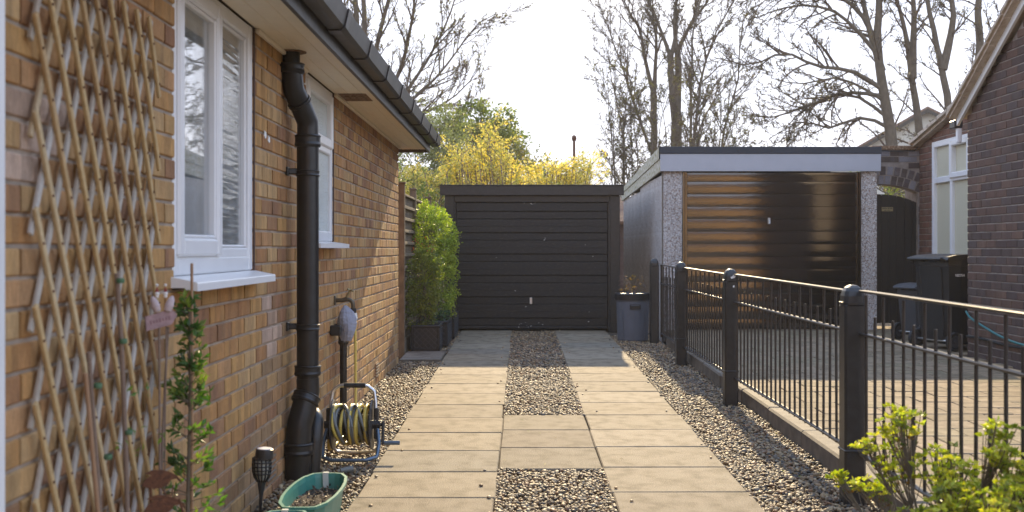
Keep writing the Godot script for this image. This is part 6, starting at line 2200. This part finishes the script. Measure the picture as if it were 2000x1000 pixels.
func trough(cd: float, cx: float, half: float, turn: float, label: String) -> void:
	var t := thing("plant_trough", label, "trough", at(cx, -0.012, cd), turn, "green troughs beside the drive")
	var H := 0.135
	var n := 24
	var rim := func(k: int, s: float, drop: float, inset: float) -> Vector3:
		# rounded, bowed outline
		var a := TAU * (k + 0.5) / n
		var e := 6.0
		var q := 1.0 / pow(pow(absf(cos(a)), e) + pow(absf(sin(a)), e), 1.0 / e)
		var z := sin(a) * q
		var wdt := 0.115 - 0.03 * z * z
		return Vector3(cos(a) * q * (wdt - inset) * s, H - drop, z * (half - inset) * lerpf(1.0, s, 0.5))
	var shell := MB.new()
	var secs := [[0.80, H - 0.0, 0.0], [1.0, 0.012, 0.006], [1.0, 0.012, -0.006], [1.0, 0.0, -0.006], [1.0, 0.0, 0.006], [0.98, 0.02, 0.008], [0.86, H - 0.02, 0.006]]
	for i in secs.size() - 1:
		for k in n:
			var a: Vector3 = rim.call(k, secs[i][0], secs[i][1], secs[i][2])
			var b: Vector3 = rim.call(k + 1, secs[i][0], secs[i][1], secs[i][2])
			var c: Vector3 = rim.call(k + 1, secs[i + 1][0], secs[i + 1][1], secs[i + 1][2])
			var d: Vector3 = rim.call(k, secs[i + 1][0], secs[i + 1][1], secs[i + 1][2])
			var out := Vector3(a.x, 0, a.z) if i < 2 else (Vector3.UP if i < 4 else -Vector3(a.x, 0, a.z))
			shell.quad(a, b, c, d, out)
	part(t, "shell", shell.mesh(), M.green_plastic)
	var soil := MB.new()
	var nz := FastNoiseLite.new()
	nz.seed = int(cd * 100)
	nz.frequency = 22.0
	for i in 5:
		for k in n:
			var p := []
			for q in [[i, k], [i, k + 1], [i + 1, k + 1], [i + 1, k]]:
				var v: Vector3 = rim.call(q[1], 0.92, 0.07, 0.008)
				v.x *= q[0] / 5.0
				v.z *= q[0] / 5.0
				v.y += nz.get_noise_2d(v.x, v.z) * 0.02
				p.append(v)
			soil.quad(p[0], p[1], p[2], p[3], Vector3.UP)
	part(t, "soil", soil.mesh(), M.soil)
	var r := RandomNumberGenerator.new()
	r.seed = 41
	var xf := []
	var cols := []
	for k in 420:
		var v: Vector3 = rim.call(r.randi() % n, 0.9, 0.062, 0.008)
		var s := sqrt(r.randf())
		xf.append(Transform3D(Basis.from_euler(Vector3(r.randf() * 6.0, r.randf() * 6.0, r.randf() * 6.0)) * Basis.from_scale(Vector3.ONE * r.randf_range(0.008, 0.022)), Vector3(v.x * s, v.y + r.randf_range(-0.006, 0.01), v.z * s)))
		cols.append(pick([Color(0.10, 0.06, 0.035), Color(0.2, 0.12, 0.07), Color(0.34, 0.22, 0.13), Color(0.05, 0.035, 0.025)], r))
	var lit := leaf_cloud(t, "bark_litter", xf, cols, M.stone)
	lit.set_meta("kind", "stuff")
	var tp := MB.new()
	var zb := -half + 0.004
	tp.bar(Vector3(-0.01, H + 0.003, zb - 0.012), Vector3(-0.01, H + 0.003, zb + 0.014), 0.026, 0.002)
	tp.bar(Vector3(-0.01, H + 0.002, zb + 0.016), Vector3(-0.006, H - 0.062, zb + 0.026), 0.026, 0.002, Vector3.BACK)
	tp.bar(Vector3(-0.01, H + 0.002, zb - 0.013), Vector3(-0.01, H - 0.04, zb - 0.012), 0.026, 0.002, Vector3.BACK)
	part(t, "clear_tie", tp.mesh(), M.clear_tape)


# ---------------------------------------------------------------- bins
func bins() -> void:
	# round grey dustbin used as a pot
	var b := thing("grey_dustbin", "round grey plastic dustbin with black rim and dead plant", "dustbin", at(1.305, -0.005, 13.72))
	var m := MB.new()
	m.lathe([Vector2(0.0, 0.0), Vector2(0.172, 0.0), Vector2(0.178, 0.012), Vector2(0.196, 0.5), Vector2(0.19, 0.5), Vector2(0.17, 0.02)], 40)
	part(b, "body", m.mesh(), M.grey_bin)
	m = MB.new()
	m.lathe([Vector2(0.196, 0.478), Vector2(0.212, 0.478), Vector2(0.214, 0.54), Vector2(0.208, 0.555), Vector2(0.196, 0.556), Vector2(0.186, 0.545), Vector2(0.186, 0.5)], 40)
	part(b, "rim", m.mesh(), M.black_plastic)
	m = MB.new()
	m.lathe([Vector2(0.188, 0.53), Vector2(0.1, 0.537), Vector2(0.0, 0.54)], 30)
	part(b, "soil", m.mesh(), M.soil)
	m = MB.new()
	m.box(Vector3(0.01, 0.4, 0.196), Vector3(0.125, 0.055, 0.012), Basis(Vector3.RIGHT, -0.03), 0.005)
	part(b, "handle_recess", m.mesh(), M.black_plastic)
	m = MB.new()
	m.box(Vector3(0.01, 0.412, 0.205), Vector3(0.1, 0.014, 0.016), Basis(), 0.005)
	part(b, "handle", m.mesh(), M.dark_grey_bin)
	for k in 5:
		m = MB.new()
		m.tube([Vector3(-0.12 + 0.06 * k, 0.03, 0.177 - absf(k - 2) * 0.02), Vector3(-0.13 + 0.065 * k, 0.36, 0.190 - absf(k - 2) * 0.022)], [0.004], 5)
		part(b, "rib", m.mesh(), M.grey_bin)
	var r := RandomNumberGenerator.new()
	r.seed = 13
	var dp := thing("dead_plant", "withered brown stems sticking out of the grey dustbin", "plant", at(1.305, 0.53, 13.72))
	m = MB.new()
	for k in 14:
		var a := r.randf() * TAU
		var o := Vector3(cos(a), 0, sin(a))
		var hh := r.randf_range(0.12, 0.26)
		m.tube(arc_pts([o * 0.03, o * 0.06 + Vector3.UP * hh * 0.7, o * 0.11 + Vector3.UP * hh, o * 0.17 + Vector3.UP * hh * r.randf_range(0.5, 0.95)], 8), [0.004, 0.003, 0.002], 4)
	part(dp, "stems", m.mesh(), M.stem)
	var xf := []
	var cols := []
	for k in 26:
		xf.append(leaf_at(Vector3(r.randf_range(-0.12, 0.12), r.randf_range(0.05, 0.24), r.randf_range(-0.1, 0.1)), rand_dir(r) + Vector3.DOWN * 0.5, r.randf_range(0.03, 0.07), r))
		cols.append(pick([Color(0.2, 0.11, 0.06), Color(0.1, 0.06, 0.04), Color(0.3, 0.19, 0.12)], r))
	leaf_cloud(dp, "dead_leaves", xf, cols, M.leaf)
	wheelie(Vector3(4.37, g(11.8) + 0.086, -11.8), -1.22, 0.95, 0.56, 0.66, M.black_bin, true, "large black wheelie bin numbered in white beside the dark brick wall")
	wheelie(Vector3(4.36, g(12.75) + 0.086, -12.75), -1.1, 0.62, 0.36, 0.44, M.dark_grey_bin, false, "smaller dark grey wheelie bin behind the large black one")


func wheelie(where: Vector3, turn: float, H: float, wd: float, dp: float, body: Material, number: bool, label: String) -> void:
	# local: wheels and handle at +z (towards the drive), lid lip at -z; widest at the top
	var b := thing("wheelie_bin", label, "bin", where, turn, "wheelie bins by the gate")
	var m := MB.new()
	var secs := [[0.06, 0.40, 0.36], [0.10, 0.42, 0.40], [H * 0.5, 0.455, 0.45], [H - 0.12, 0.485, 0.485], [H - 0.118, 0.5, 0.5], [H - 0.06, 0.5, 0.5]]
	var n := 20
	for i in secs.size() - 1:
		for k in n:
			var p := []
			for q in [[i, k], [i, k + 1], [i + 1, k + 1], [i + 1, k]]:
				var a: float = TAU * (q[1] + 0.5) / n
				var s := 1.0 / pow(pow(absf(cos(a)), 8.0) + pow(absf(sin(a)), 8.0), 0.125)
				p.append(Vector3(cos(a) * s * wd * secs[q[0]][1], secs[q[0]][0], sin(a) * s * dp * secs[q[0]][2]))
			m.quad(p[0], p[1], p[2], p[3], Vector3(p[0].x, 0, p[0].z))
	m.box(Vector3(0, 0.062, 0), Vector3(wd * 0.72, 0.012, dp * 0.66))
	part(b, "body", m.mesh(), body)
	for s in [-0.6, 0.6]:
		m = MB.new()
		m.bar(Vector3(s * wd * 0.42, 0.14, dp * 0.41), Vector3(s * wd * 0.47, H - 0.13, dp * 0.487), 0.035, 0.016, Vector3.BACK, 0.006)
		part(b, "rib", m.mesh(), body)
	m = MB.new()
	var lp := [Vector2(-dp * 0.56, H - 0.075), Vector2(-dp * 0.545, H - 0.035), Vector2(-dp * 0.3, H - 0.012), Vector2(0.0, H), Vector2(dp * 0.35, H - 0.01), Vector2(dp * 0.5, H - 0.03), Vector2(dp * 0.52, H - 0.06), Vector2(dp * 0.48, H - 0.058), Vector2(-dp * 0.5, H - 0.058), Vector2(-dp * 0.52, H - 0.09)]
	m.prism(lp, -wd * 0.525, wd * 0.525, Transform3D(Basis(Vector3(0, 0, 1), Vector3.UP, Vector3(-1, 0, 0)), Vector3.ZERO))
	part(b, "lid", m.mesh(), body)
	m = MB.new()
	m.tube([Vector3(-wd * 0.44, H - 0.05, dp * 0.58), Vector3(wd * 0.44, H - 0.05, dp * 0.58)], [0.015], 10)
	for s in [-1.0, -0.3, 0.3, 1.0]:
		m.bar(Vector3(s * wd * 0.42, H - 0.07, dp * 0.49), Vector3(s * wd * 0.42, H - 0.048, dp * 0.585), 0.022, 0.03, Vector3.UP, 0.005)
	part(b, "handle", m.mesh(), body)
	for s in [-1.0, 1.0]:
		var tx := Transform3D(Basis(Vector3.BACK, PI / 2), Vector3(s * wd * 0.5, 0.092, dp * 0.38))
		m = MB.new()
		m.lathe([Vector2(0.062, -0.024), Vector2(0.088, -0.024), Vector2(0.094, -0.014), Vector2(0.094, 0.014), Vector2(0.088, 0.024), Vector2(0.062, 0.024)], 24, tx)
		var wh := part(b, "wheel", m.mesh(), M.rubber)
		m = MB.new()
		m.lathe([Vector2(0.0, -0.012), Vector2(0.062, -0.014), Vector2(0.062, 0.014), Vector2(0.0, 0.012)], 16, tx)
		m.lathe([Vector2(0.0, -0.026), Vector2(0.02, -0.026), Vector2(0.022, 0.0), Vector2(0.02, 0.026), Vector2(0.0, 0.026)], 12, tx)
		part(wh, "hub", m.mesh(), M.dark_grey_bin)
	m = MB.new()
	m.tube([Vector3(-wd * 0.5, 0.092, dp * 0.38), Vector3(wd * 0.5, 0.092, dp * 0.38)], [0.011], 8)
	part(b, "axle", m.mesh(), M.silver)
	if number:
		var t := TextMesh.new()
		t.text = "102754"
		t.font_size = 32
		t.pixel_size = 0.0011
		t.depth = 0.001
		var f := SystemFont.new()
		f.font_names = PackedStringArray(["Droid Sans"])
		f.font_weight = 700
		t.font = f
		part(b, "number", t, M.white_paint, Vector3(wd * 0.483 + 0.003, H - 0.21, 0.18), Basis(Vector3.UP, PI / 2))


# ---------------------------------------------------------------- sprouting shrub in front of the railings
func front_shrub() -> void:
	var r := RandomNumberGenerator.new()
	r.seed = 57
	var base := at(1.42, -0.03, 3.95)
	var t := thing("sprouting_shrub", "small shrub sprouting yellow-green leaf rosettes in front of the railings", "shrub", base)
	var st := MB.new()
	var xf := []
	var cols := []
	var pal := [Color(0.64, 0.60, 0.05), Color(0.74, 0.66, 0.07), Color(0.54, 0.53, 0.045), Color(0.80, 0.70, 0.11), Color(0.38, 0.40, 0.045)]
	# clusters: centre, radii, number of sprigs
	for cl in [[w(1.335, 0.60, 4.15), Vector3(0.085, 0.07, 0.1), 17], [w(1.28, 0.50, 4.25), Vector3(0.07, 0.05, 0.08), 9], [w(1.22, 0.335, 4.5), Vector3(0.07, 0.02, 0.05), 7], [w(1.31, 0.33, 4.35), Vector3(0.10, 0.035, 0.08), 14], [w(1.36, 0.43, 4.2), Vector3(0.09, 0.06, 0.1), 14], [w(1.44, 0.48, 3.95), Vector3(0.11, 0.08, 0.14), 26], [w(1.46, 0.36, 3.8), Vector3(0.16, 0.10, 0.2), 44], [w(1.38, 0.28, 3.95), Vector3(0.16, 0.08, 0.16), 30], [w(1.46, 0.44, 3.45), Vector3(0.12, 0.11, 0.16), 36], [w(1.47, 0.63, 3.62), Vector3(0.06, 0.09, 0.1), 14], [w(1.46, 0.25, 3.5), Vector3(0.16, 0.1, 0.18), 30], [w(1.54, 0.52, 3.6), Vector3(0.07, 0.1, 0.14), 22], [w(1.50, 0.38, 3.9), Vector3(0.1, 0.09, 0.14), 26], [w(1.40, 0.40, 3.75), Vector3(0.1, 0.07, 0.14), 22], [w(1.55, 0.40, 3.4), Vector3(0.1, 0.12, 0.14), 24]]:
		var c: Vector3 = cl[0]
		var hub := base.lerp(c, 0.72) + Vector3(0, -0.02, 0)
		st.tube(arc_pts([Vector3.ZERO, (hub - base) * 0.5 + Vector3(0, -0.03, 0), hub - base], 6), [0.008, 0.005], 5, false)
		for k in int(cl[2] * 2.3):
			var p: Vector3 = c + rand_dir(r) * cl[1] * pow(r.randf(), 0.4)
			var up := ((p - hub).normalized() + Vector3.UP * 0.9 + rand_dir(r) * 0.35).normalized()
			st.tube(arc_pts([hub - base, (hub.lerp(p, 0.55) - base) + Vector3(0, -0.012, 0), p - base], 4), [0.0032, 0.0016], 4, false)
			var lc := pick(pal, r, 0.2)
			var nl := r.randi_range(6, 9)
			for q in nl:
				var a := TAU * q / nl + r.randf()
				var sd := up.cross(Vector3(0.3, 0.1, 0.9)).normalized()
				var o := sd.rotated(up, a)
				xf.append(leaf_at(p - base, up * r.randf_range(0.05, 0.9) + o, r.randf_range(0.017, 0.033), r))
				var lq := r.randf_range(0.6, 1.1)
				cols.append(Color(lc.r * lq * r.randf_range(0.85, 1.15), lc.g * lq, lc.b * lq))
			if r.randf() < 0.35:
				for q in 4:
					xf.append(leaf_at(hub.lerp(p, 0.6) - base, rand_dir(r) + up, 0.02, r))
					cols.append(pick([Color(0.10, 0.15, 0.03), Color(0.2, 0.1, 0.04)], r))
	part(t, "stems", st.mesh(), M.bark)
	leaf_cloud(t, "leaf_rosettes", xf, cols, M.leaf, 0.25)
